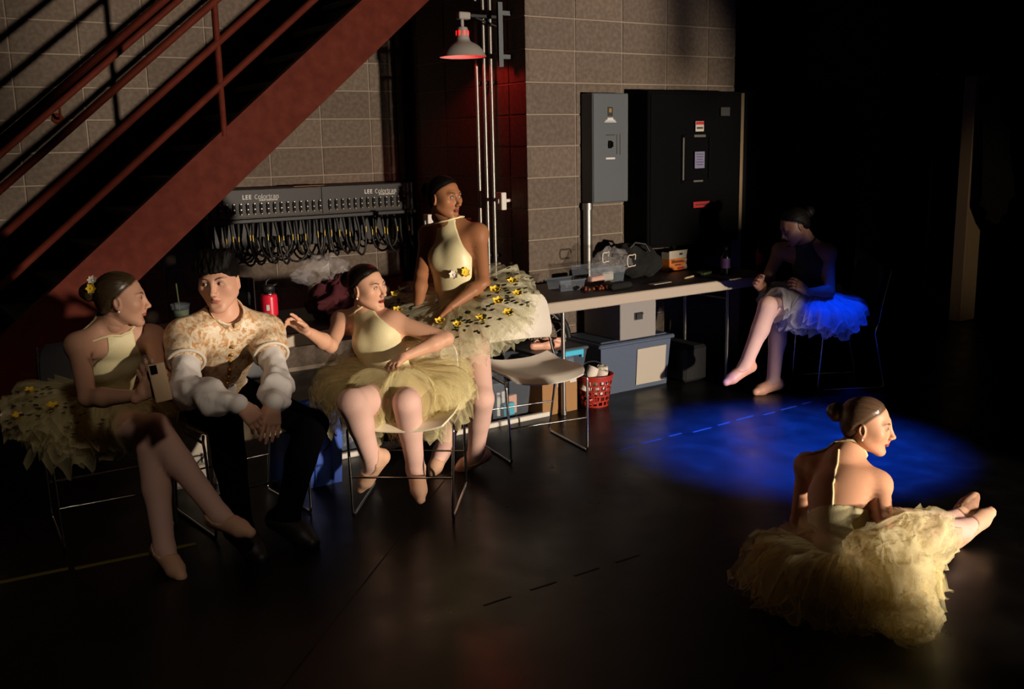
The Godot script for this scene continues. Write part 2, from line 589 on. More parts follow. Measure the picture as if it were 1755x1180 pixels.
func structure() -> void:
	var f := slab("floor", Vector3(3, -0.1, -1.5), Vector3(16, 0.2, 19), M.floor)
	var sm := MB.new()
	var a := Vector3(2.216, 0.0008, -3.979)
	var b := Vector3(0.9996, 0.0008, -2.781)
	var d := (b - a).normalized()
	var s := d.cross(Vector3.UP) * 0.003
	a -= d * 0.6
	b += d * 2.2
	sm.quad(a - s, a + s, b + s, b - s)
	part("joint", sm, M.seam, f)
	for q in [[0.25, 0.62, -4.165], [0.64, 0.97, -4.115], [1.0, 1.12, -4.095]]:
		var m := MB.new()
		m.box(Vector3((q[0] + q[1]) / 2, 0.0006, q[2]), Vector3(q[1] - q[0], 0.0012, 0.028), 0.0, Basis(Vector3.UP, -0.09))
		part("tape_strip", m, M.tape_yellow, f, "worn yellow tape strip")
	for k in 9:
		var m := MB.new()
		var x := 3.45 + k * 0.19
		m.box(Vector3(x, 0.0006, -3.985 - 0.012 * (k % 3)), Vector3(0.10 + 0.05 * (k % 2), 0.0012, 0.012), 0.0, Basis(Vector3.UP, 0.03))
		part("tape_strip", m, M.tape_pale, f, "faint pale tape mark")
	for k in 4:
		var m := MB.new()
		m.box(Vector3(1.85 + k * 0.21, 0.0006, -2.86), Vector3(0.12, 0.0012, 0.01))
		part("tape_strip", m, M.tape_pale, f, "faint pale tape mark")
	slab("ceiling", Vector3(3, 5.1, -1.5), Vector3(16, 0.2, 19), M.black_wall)
	slab("wall_near", Vector3(3, 2.5, 7.9), Vector3(16, 5, 0.2), M.black_wall)
	slab("wall_west", Vector3(-4.9, 2.5, -1.5), Vector3(0.2, 5, 19), M.black_wall)
	slab("wall_east", Vector3(10.9, 2.5, -1.5), Vector3(0.2, 5, 19), M.black_wall)
	var w := slab("wall_stair", Vector3(-0.55, 2.5, WALL_Z - 0.107), Vector3(8.7, 5, 0.2), M.mortar)
	blocks(w, Transform3D(Basis.IDENTITY, Vector3(0, 0, WALL_Z)), 1.0492 - 0.4064 * 3, 10, 0.4064, PIER_X - 3.4876, 2.4655 + 0.4064 * 2, 16)
	w = slab("wall_pier", Vector3((PIER_X + PIER_END) / 2, 2.5, PIER_Z - 0.9), Vector3(PIER_END - PIER_X - 0.014, 5, 1.786), M.mortar)
	blocks(w, Transform3D(Basis.IDENTITY, Vector3(0, 0, PIER_Z)), PIER_X, 5, 0.4064, PIER_END - PIER_X - 4 * 0.4064, 2.4402 + 0.4064 * 2, 16)
	blocks(w, Transform3D(Basis(Vector3.UP, -PI / 2), Vector3(PIER_X, 0, WALL_Z)), 0.0, 5, 0.2, 0.2032, 2.4402 + 0.4064 * 2, 16)
	w = slab("wall_far", Vector3(8.3, 2.5, -7.83), Vector3(5.2, 5, 0.2), M.mortar)
	blocks(w, Transform3D(Basis.IDENTITY, Vector3(0, 0, -7.72)), 7.45, 5, 0.4064, 0.3, 3.35, 9)
	slab("trim_1", Vector3(5.762, 0.993, -5.44), Vector3(0.105, 1.985, 0.12), M.wood_pale)

func sloped(x: float, y: float) -> float: return y + 0.8317 * (x - 1.8)

func staircase() -> void:
	var st := thing("staircase", "red-brown steel staircase climbing to the right in front of the block wall", "staircase", Vector3(0.27, 0, -6.3))
	var og := st.position
	var ca := cos(atan(0.8317))
	var up := Basis(Vector3.BACK, atan(0.8317))
	for z in [-5.79, -6.86]:
		var m := MB.new()
		m.org = og
		var x0 := 0.44
		var x1 := 3.5
		var h := 0.368 * ca
		var L := (x1 - x0) / ca
		var ce := Vector3((x0 + x1) / 2, sloped((x0 + x1) / 2, 1.458), z)
		var sg := 1.0 if z > -6.0 else -1.0
		m.box(ce, Vector3(L, h, 0.008), 0.0015, up)
		m.box(ce + up * Vector3(0, h / 2 - 0.005, -sg * 0.034), Vector3(L, 0.01, 0.068), 0.002, up)
		m.box(ce + up * Vector3(0, -h / 2 + 0.005, -sg * 0.034), Vector3(L, 0.01, 0.068), 0.002, up)
		part("stringer", m, M.red_steel, st)
	for i in range(1, 17):
		var y := i * 0.187
		var x := 1.8 + (y + 0.06 - 1.642) / 0.8317
		var m := MB.new()
		m.org = og
		m.box(Vector3(x + 0.125, y - 0.02, -6.325), Vector3(0.27, 0.04, 1.056), 0.004)
		m.box(Vector3(x + 0.25, y + 0.075, -6.325), Vector3(0.006, 0.16, 1.056))
		part("tread", m, M.tread, st)
	for x in [0.62, 1.95, 3.28]:
		var m := MB.new()
		m.org = og
		cyl(Vector3(x, sloped(x, 1.60), -5.795), Vector3(x, sloped(x, 2.565), -5.795), 0.019, m, 14)
		part("railing_post", m, M.red_steel, st)
	for y in [1.886, 2.119, 2.342, 2.565]:
		var m := MB.new()
		m.org = og
		cyl(Vector3(0.5, sloped(0.5, y), -5.795), Vector3(3.45, sloped(3.45, y), -5.795), 0.021, m, 16)
		part("rail", m, M.red_steel, st)
	var hr := thing("wall_handrail", "dark red round handrail bracketed to the block wall above the stair", "handrail", Vector3(1.28, 1.86, -6.95))
	var m := MB.new()
	m.org = hr.position
	cyl(Vector3(0.2, sloped(0.2, 2.384), -6.89), Vector3(3.4, sloped(3.4, 2.384), -6.89), 0.021, m, 16)
	part("rail", m, M.red_steel, hr)
	for x in [1.284, 2.6]:
		var y := sloped(x, 2.384)
		var k := MB.new()
		k.org = hr.position
		k.tube([Vector3(x, y - 0.02, -6.89), Vector3(x, y - 0.07, -6.89), Vector3(x, y - 0.09, -6.92), Vector3(x, y - 0.09, -6.975)], 0.008, 8)
		k.lathe([Vector2(0.0, 0.0), Vector2(0.036, 0.0), Vector2(0.036, 0.006), Vector2(0.012, 0.014), Vector2(0.0, 0.014)], 16, Transform3D(Basis(Vector3.RIGHT, PI / 2), Vector3(x, y - 0.09, -6.984)))
		var bk := part("bracket", k, M.red_steel, hr)
		var sc := MB.new()
		sc.org = hr.position
		sc.ball(Vector3(x + 0.004, y - 0.088, -6.966), Vector3(0.010, 0.010, 0.008))
		part("screw", sc, M.chrome, bk, "shiny screw head")

func patch_panel() -> void:
	var p := thing("patch_panel", "long black patch panel with switch rows and a fringe of cables on the wall", "electrical panel", Vector3(2.9, 0.97, -6.97))
	var og := p.position
	var m := MB.new()
	m.org = og
	m.box(Vector3(2.91, 1.275, -6.865), Vector3(1.58, 0.215, 0.225), 0.006)
	m.box(Vector3(2.91, 1.06, -6.955), Vector3(1.58, 0.22, 0.04), 0.004)
	m.box(Vector3(2.13, 1.08, -6.87), Vector3(0.02, 0.22, 0.2), 0.004)
	m.box(Vector3(3.69, 1.08, -6.87), Vector3(0.02, 0.22, 0.2), 0.004)
	part("housing", m, M.black_metal, p)
	m = MB.new()
	m.org = og
	m.box(Vector3(2.91, 1.163, -6.742), Vector3(1.58, 0.032, 0.05), 0.006)
	part("ledge", m, M.black_metal, p)
	for q in [[2.535, 0.80], [3.32, 0.74]]:
		m = MB.new()
		m.org = og
		m.box(Vector3(q[0], 1.28, -6.749), Vector3(q[1], 0.19, 0.008), 0.002)
		part("face_plate", m, M.black_metal, p)
	m = MB.new()
	m.org = og
	m.box(Vector3(2.86, 1.3845, -6.80), Vector3(0.24, 0.003, 0.09), 0.0, Basis(Vector3.UP, 0.06))
	part("tape_patch", m, M.kraft, p, "tan tape patch on top")
	var br := MB.new()
	br.box(Vector3(0, 0, 0.006), Vector3(0.02, 0.062, 0.014), 0.003)
	var brm := br.mesh()
	var sw := MB.new()
	sw.box(Vector3(0, 0, 0), Vector3(0.011, 0.008, 0.008), 0.002)
	var swm := sw.mesh()
	for i in 29:
		var x := 2.20 + i * 0.0485 if i < 16 else 3.005 + (i - 16) * 0.0505
		var o := inst("breaker", brm, M.black_matte, p)
		o.position = Vector3(x, 1.246, -6.744) - og
		for k in 3:
			var t := inst(["toggle", "toggle", "indicator"][k], swm, M.amber if k == 2 else M.toggle, o)
			t.position = Vector3(0, [0.034, -0.004, -0.036][k], 0.013)
	for q in [[2.36, 0], [3.285, 0]]:
		letters("lettering", "LEE", 0.042, Vector3(q[0], 1.325, -6.744) - og, p, M.letter_white, Basis.IDENTITY, true, true)
		letters("lettering", "Colortran", 0.042, Vector3(q[0] + 0.088, 1.325, -6.744) - og, p, M.letter_white)
		letters("lettering", "International", 0.021, Vector3(q[0] + 0.12, 1.303, -6.744) - og, p, M.letter_white, Basis.IDENTITY, true)
	for i in 29:
		var x := 2.18 + i * 0.0525
		var k := MB.new()
		k.org = og
		var sx := rng.randf_range(-0.02, 0.02)
		k.tube([Vector3(x, 1.165, -6.80), Vector3(x + sx * 0.5, 1.09, -6.78), Vector3(x + sx, 1.03, -6.775)], 0.0135, 8, 0.010)
		var path := []
		var reach := rng.randf_range(0.04, 0.13) * (1 if rng.randf() > 0.3 else -1)
		var low := rng.randf_range(0.11, 0.2)
		for j in 11:
			var w := PI * j / 10.0
			path.append(Vector3(x + sx + reach * (1 - cos(w)) / 2 * 1.6, 1.03 - sin(w) * low, -6.775 - 0.13 * j / 10.0 + 0.05 * sin(w)))
		k.tube(path, 0.0085, 7)
		var o := part("cable", k, M.black_rubber, p)
		if i % 7 != 6:
			var y := MB.new()
			y.org = og
			y.box(Vector3(x + sx, 1.03 + rng.randf_range(-0.01, 0.02), -6.763), Vector3(0.006, rng.randf_range(0.03, 0.05), 0.003))
			part("yellow_tag", y, M.yellow_tag, o, "thin yellow tag")

func wall_fittings() -> void:
	for k in 3:
		var z: float = [-5.792, -5.746, -5.708][k]
		var px: float = [3.69, 3.72, 3.75][k]
		var m := MB.new()
		m.org = Vector3(px, 0, z)
		cyl(Vector3(px, 0.0, z), Vector3(px, 4.0, z), 0.0125, m, 12)
		var o := part("conduit_pipe", m, M.steel)
		o.position = m.org
		tag(o, ["thin steel conduit, farthest left of the three behind the red lamp", "thin steel conduit, middle one of the three behind the red lamp", "thin steel conduit, nearest the bracket rail of the red lamp"][k], "conduit", "steel conduits on the pier")
		for y in [0.9, 2.05, 3.3]:
			var c := MB.new()
			c.org = m.org
			c.box(Vector3((px + 3.79) / 2, y, z), Vector3(3.79 - px, 0.025, 0.02), 0.004)
			part("pipe_clamp", c, M.black_metal, o)
	var m2 := MB.new()
	m2.org = Vector3(3.74, 0, -6.86)
	m2.box(Vector3(3.74, 2.0, -6.90), Vector3(0.085, 4.0, 0.11), 0.012)
	var col := part("steel_column", m2, M.black_gloss)
	col.position = m2.org
	tag(col, "black square steel column in the dark corner at the end of the stair wall", "column", "", "structure")
	# red work lamp
	var L := Vector3(3.50, 2.20, -5.65)
	var lamp := thing("wall_lamp", "grey metal warehouse lamp glowing red inside its dome shade", "lamp", L)
	var sh := MB.new()
	sh.lathe([Vector2(0.028, 0.185), Vector2(0.034, 0.18), Vector2(0.044, 0.115), Vector2(0.05, 0.098), Vector2(0.075, 0.085), Vector2(0.105, 0.068), Vector2(0.13, 0.04), Vector2(0.142, 0.016), Vector2(0.152, 0.0)], 36)
	sh.lathe([Vector2(0.152, 0.0), Vector2(0.148, 0.001), Vector2(0.138, 0.018), Vector2(0.125, 0.042), Vector2(0.1, 0.068), Vector2(0.07, 0.082), Vector2(0.045, 0.094), Vector2(0.038, 0.115), Vector2(0.028, 0.178), Vector2(0.0, 0.18)], 36)
	part("lamp_shade", sh, M.grey_shade, lamp)
	for k in 8:
		var w := TAU * (k + 0.35) / 8
		var sl := MB.new()
		sl.box(Vector3(cos(w) * 0.0405, 0.148, sin(w) * 0.0405), Vector3(0.004, 0.03, 0.012), 0.001, Basis(Vector3.UP, -w))
		part("vent_slot", sl, M.red_glow, lamp, "glowing red vent slot")
	var bu := MB.new()
	bu.ball(Vector3(0, 0.07, 0), Vector3(0.03, 0.036, 0.03))
	part("bulb", bu, M.red_glow, lamp, "glowing red bulb")
	var nk := MB.new()
	nk.tube([Vector3(0, 0.18, 0), Vector3(0, 0.235, 0)], 0.012, 10)
	nk.box(Vector3(0.01, 0.255, 0), Vector3(0.085, 0.045, 0.05), 0.006)
	part("junction_box", nk, M.grey_shade, lamp)
	var ar := MB.new()
	ar.box(Vector3(0.15, 0.258, 0.0), Vector3(0.25, 0.022, 0.035), 0.003)
	ar.tube([Vector3(0.1, 0.25, 0), Vector3(0.27, 0.2, 0)], 0.008, 6)
	part("bracket_arm", ar, M.black_metal, lamp)
	var om := OmniLight3D.new()
	om.name = "lamp_light"
	lamp.add_child(om)
	om.position = Vector3(0, 0.07, 0)
	om.light_color = Color(1.0, 0.22, 0.2)
	om.light_energy = 0.1
	om.light_size = 0.02
	om.omni_range = 12
	om.omni_attenuation = 2.0
	om.shadow_enabled = true
	m2 = MB.new()
	m2.org = Vector3(3.79, 2.33, -5.64)
	m2.box(Vector3(3.705, 2.335, -5.535), Vector3(0.034, 0.4, 0.005), 0.001)
	m2.box(Vector3(3.705, 2.335, -5.515), Vector3(0.034, 0.4, 0.005), 0.001)
	m2.box(Vector3(3.72, 2.335, -5.525), Vector3(0.004, 0.4, 0.02), 0.001)
	for y in [2.2, 2.47]: m2.box(Vector3(3.756, y, -5.53), Vector3(0.074, 0.03, 0.02), 0.003)
	var sr := part("bracket_rail", m2, M.grey_enamel)
	sr.position = m2.org
	tag(sr, "short slotted steel rail on the pier that carries the red lamp's arm", "rail")
	for q in [[Vector3(3.70, 1.277, -5.545), "small steel switch box halfway up the pier side, right of the conduits"], [Vector3(3.43, 1.125, -6.06), "small steel switch box low in the dark corner beside the standing dancer's neck"]]:
		var s := thing("switch_box", q[1], "switch", q[0], 0.0, "steel switch boxes")
		var b := MB.new()
		b.box(Vector3.ZERO, Vector3(0.04, 0.115, 0.07), 0.004)
		b.tube([Vector3(0, 0, -0.02), Vector3(3.79 - q[0].x, 0, -0.02)], 0.012, 8)
		part("box", b, M.white_enamel, s)
		b = MB.new()
		b.box(Vector3(-0.026, 0, 0), Vector3(0.008, 0.03, 0.014), 0.002)
		part("toggle", b, M.toggle, s)
	# grey breaker panel
	var e := thing("breaker_panel", "tall grey electrical breaker panel mounted on the block pier", "electrical panel", Vector3(4.395, 1.6, -5.31))
	var b2 := MB.new()
	b2.box(Vector3(0, 0.005, 0), Vector3(0.31, 0.72, 0.118), 0.004)
	part("enclosure", b2, M.grey_enamel, e)
	b2 = MB.new()
	b2.box(Vector3(0, 0.005, 0.062), Vector3(0.3, 0.71, 0.006), 0.002)
	var dr := part("door", b2, M.grey_enamel, e)
	b2 = MB.new()
	b2.box(Vector3(-0.012, 0.03, 0.07), Vector3(0.032, 0.05, 0.012), 0.004)
	b2.box(Vector3(-0.004, 0.03, 0.082), Vector3(0.014, 0.034, 0.014), 0.003)
	part("latch", b2, M.black_gloss, dr)
	b2 = MB.new()
	b2.box(Vector3(0.052, 0.03, 0.068), Vector3(0.008, 0.13, 0.008), 0.002)
	b2.box(Vector3(0.078, 0.03, 0.068), Vector3(0.006, 0.14, 0.008), 0.002)
	part("hinge_bar", b2, M.steel, dr)
	b2 = MB.new()
	b2.box(Vector3(-0.008, 0.245, 0.066), Vector3(0.044, 0.06, 0.002))
	var pl := part("name_plate", b2, M.dark_print, dr)
	b2 = MB.new()
	b2.box(Vector3(-0.008, 0.252, 0.0675), Vector3(0.022, 0.026, 0.001))
	part("emblem", b2, M.amber, pl)
	for q in [[0.198, 0.05, 0.014], [0.188, 0.08, 0.008], [0.178, 0.1, 0.006], [0.092, 0.08, 0.006], [-0.062, 0.08, 0.012]]:
		b2 = MB.new()
		b2.box(Vector3(-0.006, q[0], 0.066), Vector3(q[1], q[2], 0.001))
		part("print_line", b2, M.letter_white if q[0] > 0.12 or q[0] < 0 else M.dark_print, dr)
	var c2 := MB.new()
	c2.org = Vector3(4.262, 0.7, -5.335)
	cyl(Vector3(4.262, 0.02, -5.335), Vector3(4.262, 1.245, -5.335), 0.031, c2, 16)
	cyl(Vector3(4.262, 1.2, -5.335), Vector3(4.262, 1.245, -5.335), 0.037, c2, 16)
	var cc := part("conduit_pipe", c2, M.steel)
	cc.position = c2.org
	tag(cc, "thick steel conduit running down from the grey breaker panel to the table", "conduit")
	# black cabinet
	var k2 := thing("wall_cabinet", "wide black wall cabinet with paper notices and red label beside the grey panel", "cabinet", Vector3(5.13, 0.9, -5.25))
	b2 = MB.new()
	b2.box(Vector3(-0.06, 0.55, 0), Vector3(0.9, 1.06, 0.24), 0.006)
	part("body", b2, M.cabinet_black, k2)
	b2 = MB.new()
	b2.box(Vector3(-0.06, 0.55, 0.124), Vector3(0.86, 1.02, 0.008), 0.003)
	var cd := part("door", b2, M.cabinet_black, k2)
	b2 = MB.new()
	for q in [[0, 0.155, 0.26, 0.02], [0, -0.155, 0.26, 0.02], [-0.13, 0, 0.02, 0.33], [0.13, 0, 0.02, 0.33]]:
		b2.box(Vector3(-0.07 + q[0], 0.62 + q[1], 0.134), Vector3(q[2], q[3], 0.014), 0.003)
	part("window_frame", b2, M.steel if false else M.black_gloss, cd)
	for q in [["handle_bar", -0.045, 0.775, 0.11, 0.018, "steel"], ["handle_bar", -0.055, 0.465, 0.09, 0.014, "steel"], ["hinge_strip", -0.2, 0.62, 0.014, 0.29, "steel"], ["notice", -0.045, 0.61, 0.095, 0.115, "lavender_paper"], ["notice", -0.05, 0.84, 0.08, 0.07, "paper"], ["notice", 0.2, 0.94, 0.09, 0.06, "dark_print"], ["red_label", -0.02, 0.30, 0.16, 0.042, "red_print"]]:
		b2 = MB.new()
		b2.box(Vector3(q[1], q[2], 0.142), Vector3(q[3], q[4], 0.004), 0.001)
		part(q[0], b2, M[q[5]], cd)
	b2 = MB.new()
	b2.box(Vector3(-0.05, 0.862, 0.1445), Vector3(0.076, 0.022, 0.001))
	part("red_band", b2, M.red_print, cd)
	for r in 5:
		b2 = MB.new()
		b2.box(Vector3(-0.045, 0.65 - 0.018 * r, 0.1445), Vector3(0.07 - 0.008 * (r % 3), 0.004, 0.001))
		part("print_line", b2, M.dark_print, cd)
	b2 = MB.new()
	b2.box(Vector3(-0.05, 0.829, 0.1445), Vector3(0.06, 0.012, 0.001))
	b2.box(Vector3(-0.02, 0.30, 0.1445), Vector3(0.12, 0.008, 0.001))
	part("print_line", b2, M.dark_print, cd)

func folding_table(label: String, x0: float, x1: float, z0: float, z1: float, legs: Array) -> void:
	var ce := Vector3((x0 + x1) / 2, 0, (z0 + z1) / 2)
	var t := thing("folding_table", label, "table", ce, 0.0, "folding tables along the wall")
	var w := x1 - x0
	var dp := z1 - z0
	var m := MB.new()
	m.box(Vector3(0, 0.729, 0), Vector3(w - 0.012, 0.016, dp - 0.012), 0.004)
	part("tabletop", m, M.table_top, t)
	m = MB.new()
	for s in [-1, 1]:
		m.box(Vector3(0, 0.698, s * (dp / 2 - 0.009)), Vector3(w - 0.04, 0.068, 0.018), 0.006)
		m.box(Vector3(s * (w / 2 - 0.009), 0.698, 0), Vector3(0.018, 0.068, dp - 0.04), 0.006)
		for q in [-1, 1]: cyl(Vector3(s * (w / 2 - 0.02), 0.664, q * (dp / 2 - 0.02)), Vector3(s * (w / 2 - 0.02), 0.732, q * (dp / 2 - 0.02)), 0.02, m, 16)
	part("edge_band", m, M.table_edge, t)
	for x in legs:
		for s in [-1, 1]:
			m = MB.new()
			m.tube([Vector3(x - ce.x, 0.0, s * (dp / 2 - 0.13)), Vector3(x - ce.x, 0.7, s * (dp / 2 - 0.13))], 0.0135, 10)
			m.tube([Vector3(x - ce.x, 0.0, s * (dp / 2 - 0.13)), Vector3(x - ce.x, 0.03, s * (dp / 2 - 0.13))], 0.018, 10)
			part("leg", m, M.steel, t)
		m = MB.new()
		m.tube([Vector3(x - ce.x, 0.58, -dp / 2 + 0.13), Vector3(x - ce.x, 0.58, dp / 2 - 0.13)], 0.010, 8)
		m.tube([Vector3(x - ce.x, 0.58, 0), Vector3(x - ce.x + (0.35 if x < ce.x else -0.35), 0.7, 0)], 0.008, 8)
		part("brace", m, M.steel, t)

func tables() -> void:
	folding_table("long folding table with pale edge, crowded with bags below the breaker panel", 3.335, 5.36, -5.295, -4.622, [3.60, 5.02])
	folding_table("dark folding table behind the seated dancers, holding the red bottle and a cup", 1.2, 2.98, -5.44, -4.69, [1.45, 2.75])
	var y := 0.737
	# on the lit table
	var t := thing("tray", "low clear plastic tray at the left end of the cluttered table", "tray", Vector3(3.80, y, -4.98))
	open_tub(t, Vector3(0.2, 0.065, 0.15), M.clear_plastic, 0.01)
	var m := MB.new()
	for k in 26: m.ball(Vector3(rng.randf_range(-0.08, 0.08), rng.randf_range(0.008, 0.022), rng.randf_range(-0.035, 0.035)), Vector3.ONE * 0.011, Basis.IDENTITY, 5, 7)
	var bd := part("bead_string", m, M.brown_print)
	bd.position = Vector3(3.90, y, -4.82)
	tag(bd, "heap of small brown beads lying in front of the clear tray", "beads", "", "stuff")
	t = thing("clear_bin", "clear plastic bin full of small packets in the middle of the cluttered table", "bin", Vector3(4.13, y, -5.06))
	open_tub(t, Vector3(0.3, 0.115, 0.2), M.clear_plastic, 0.012)
	for q in [["packet", Vector3(-0.06, 0.035, 0.05), Vector3(0.13, 0.045, 0.05), "pink_satin", "small pink packet inside the clear bin on the table"], ["packet", Vector3(0.07, 0.04, 0.0), Vector3(0.11, 0.06, 0.04), "paper", "small cream packet inside the clear bin on the table"]]:
		m = MB.new()
		m.box(Vector3.ZERO, q[2], 0.008, Basis(Vector3.UP, 0.2))
		var o := part(q[0], m, M[q[3]])
		o.position = t.position + q[1]
		tag(o, q[4], "packet", "packets in the clear bin")
	crumpled("plastic_bag", "crumpled clear plastic bag heaped on the clear bin of the cluttered table", "bag", Vector3(4.24, y + 0.12, -5.06), Vector3(0.12, 0.06, 0.08), M.film, 11)
	m = MB.new()
	for q in [[-0.10, 0.08, 0.045], [0.12, 0.04, 0.055]]:
		var path := []
		for j in 40:
			var w := TAU * 0.9 * j / 39.0
			path.append(Vector3(q[0] + cos(w) * q[2], q[1] + sin(w) * q[2] * 0.8 + 0.008 * sin(3 * w), 0.05 * sin(w * 0.5)))
		m.tube(path, 0.0035, 6)
	var hl := part("cable_loop", m, M.cloth_white)
	hl.position = Vector3(4.22, y + 0.1, -5.0)
	tag(hl, "thin white cord looping over the clear bin on the cluttered table", "cord")
	black_bag(Vector3(4.50, y, -5.12))
	m = MB.new()
	m.box(Vector3(0, 0.0, 0), Vector3(0.2, 0.035, 0.11), 0.016, Basis(Vector3.UP, 0.15))
	var pc := part("pouch", m, M.black_matte)
	pc.position = Vector3(4.07, y + 0.018, -4.80)
	tag(pc, "flat black pouch lying at the front of the cluttered table", "pouch")
	m = MB.new()
	m.box(Vector3.ZERO, Vector3(0.17, 0.003, 0.05), 0.0, Basis(Vector3.UP, 0.12))
	pc = part("paper_slip", m, M.paper)
	pc.position = Vector3(4.42, y + 0.002, -4.78)
	tag(pc, "pale paper slip lying near the front edge of the cluttered table", "paper")
	t = thing("cereal_box", "open white and orange printed snack box on the cluttered table below the black cabinet", "box", Vector3(4.945, y, -5.2), 0.06)
	m = MB.new()
	m.box(Vector3(0, 0.045, 0), Vector3(0.19, 0.09, 0.08), 0.003)
	part("carton", m, M.orange_print, t)
	m = MB.new()
	m.box(Vector3(0, 0.118, 0.036), Vector3(0.19, 0.056, 0.004), 0.001)
	m.box(Vector3(0, 0.112, -0.036), Vector3(0.19, 0.05, 0.004), 0.001)
	for s in [-1, 1]: m.box(Vector3(s * 0.093, 0.112, 0), Vector3(0.004, 0.05, 0.07), 0.001)
	part("flap", m, M.paper, t)
	for q in [[0.0, 0.068, 0.11, 0.016, "brown_print"], [-0.01, 0.045, 0.06, 0.01, "brown_print"], [0.06, 0.075, 0.05, 0.014, "paper"], [-0.06, 0.07, 0.03, 0.024, "brown_print"], [0.03, 0.02, 0.09, 0.014, "red_print"], [0.07, 0.03, 0.04, 0.035, "paper"], [0.02, 0.12, 0.03, 0.014, "dark_print"]]:
		m = MB.new()
		m.box(Vector3(q[0], q[1], 0.0415), Vector3(q[2], q[3], 0.002))
		part("print_patch", m, M[q[4]], t)
	m = MB.new()
	m.box(Vector3(0, 0.008, 0), Vector3(0.2, 0.016, 0.09), 0.004, Basis(Vector3.UP, 0.3))
	pc = part("packet", m, M.leaf)
	pc.position = Vector3(4.99, y, -4.94)
	tag(pc, "flat green packet lying right of the open snack box", "packet")
	m = MB.new()
	cyl(Vector3(-0.12, 0.006, 0.05), Vector3(0.12, 0.006, -0.03), 0.006, m, 8)
	pc = part("stick", m, M.wood_pale)
	pc.position = Vector3(4.80, y, -4.87)
	tag(pc, "thin pale stick lying in front of the snack box", "stick")
	bottle("drink_bottle", "dark drink bottle with purple label standing near the table's far end", Vector3(5.04, y, -4.80), 0.032, 0.19, M.black_gloss, M.purple_print)
	bottle("drink_bottle", "dark slim bottle with red label at the table end beside the shadowed dancer", Vector3(5.29, y, -4.72), 0.026, 0.235, M.black_gloss, M.red_print)
	# on the dark table
	t = thing("water_bottle", "red metal water bottle with black loop cap behind the boy's shoulder", "bottle", Vector3(1.806, y, -4.87))
	m = MB.new()
	m.lathe([Vector2(0.0, 0.0), Vector2(0.04, 0.0), Vector2(0.0435, 0.006), Vector2(0.0435, 0.165), Vector2(0.041, 0.178), Vector2(0.034, 0.186), Vector2(0.0, 0.186)], 28)
	part("body", m, M.red_paint, t)
	m = MB.new()
	m.lathe([Vector2(0.03, 0.184), Vector2(0.031, 0.198), Vector2(0.0, 0.198)], 24)
	part("collar", m, M.chrome, t)
	m = MB.new()
	m.lathe([Vector2(0.0, 0.196), Vector2(0.033, 0.196), Vector2(0.033, 0.222), Vector2(0.025, 0.232), Vector2(0.0, 0.232)], 24)
	var cap := part("cap", m, M.black_rubber, t)
	m = MB.new()
	m.tube([Vector3(0.02, 0.225, 0), Vector3(0.05, 0.232, 0), Vector3(0.062, 0.215, 0), Vector3(0.045, 0.205, 0)], 0.006, 8)
	m.tube([Vector3(-0.012, 0.228, 0), Vector3(-0.008, 0.25, 0), Vector3(0.008, 0.262, 0)], 0.005, 8)
	part("loop", m, M.black_rubber, cap)
	m = MB.new()
	m.box(Vector3(-0.022, 0.12, 0.0385), Vector3(0.016, 0.03, 0.003), 0.001, Basis(Vector3.UP, -0.52))
	part("emblem", m, M.letter_white, t)
	t = thing("drink_cup", "clear takeaway cup with green drink and straw left of the boy's head", "cup", Vector3(1.45, y, -5.2))
	m = MB.new()
	m.lathe([Vector2(0.0, 0.0), Vector2(0.032, 0.0), Vector2(0.046, 0.125), Vector2(0.05, 0.128)], 22)
	part("cup_wall", m, M.clear_plastic, t)
	m = MB.new()
	m.lathe([Vector2(0.0, 0.003), Vector2(0.03, 0.003), Vector2(0.041, 0.1), Vector2(0.0, 0.1)], 22)
	part("drink", m, M.leaf, t)
	m = MB.new()
	m.lathe([Vector2(0.05, 0.126), Vector2(0.05, 0.132), Vector2(0.03, 0.14), Vector2(0.0, 0.14)], 22)
	part("lid", m, M.clear_plastic, t)
	m = MB.new()
	cyl(Vector3(0, 0.02, 0), Vector3(-0.012, 0.24, 0.0), 0.004, m, 8)
	part("straw", m, M.leaf, t)
	t = thing("speaker_case", "dark flat case with pale edge standing behind the boy's ear", "case", Vector3(1.79, y, -5.2), 0.5)
	m = MB.new()
	m.box(Vector3(0, 0.12, 0), Vector3(0.045, 0.24, 0.12), 0.008)
	part("body", m, M.black_metal, t)
	m = MB.new()
	m.box(Vector3(0.028, 0.14, 0.03), Vector3(0.008, 0.17, 0.05), 0.003)
	part("edge_strip", m, M.white_enamel, t, "pale edge strip")
	crumpled("sweater", "dark red garment bundled on the table behind the reaching dancer's arm", "clothing", Vector3(2.25, y + 0.075, -4.98), Vector3(0.15, 0.085, 0.12), M.red_cloth, 23)
	crumpled("plastic_bag", "crumpled clear plastic bag standing on the dark table by the seated dancer's head", "bag", Vector3(2.2, y + 0.24, -5.05), Vector3(0.15, 0.055, 0.08), M.film, 31)

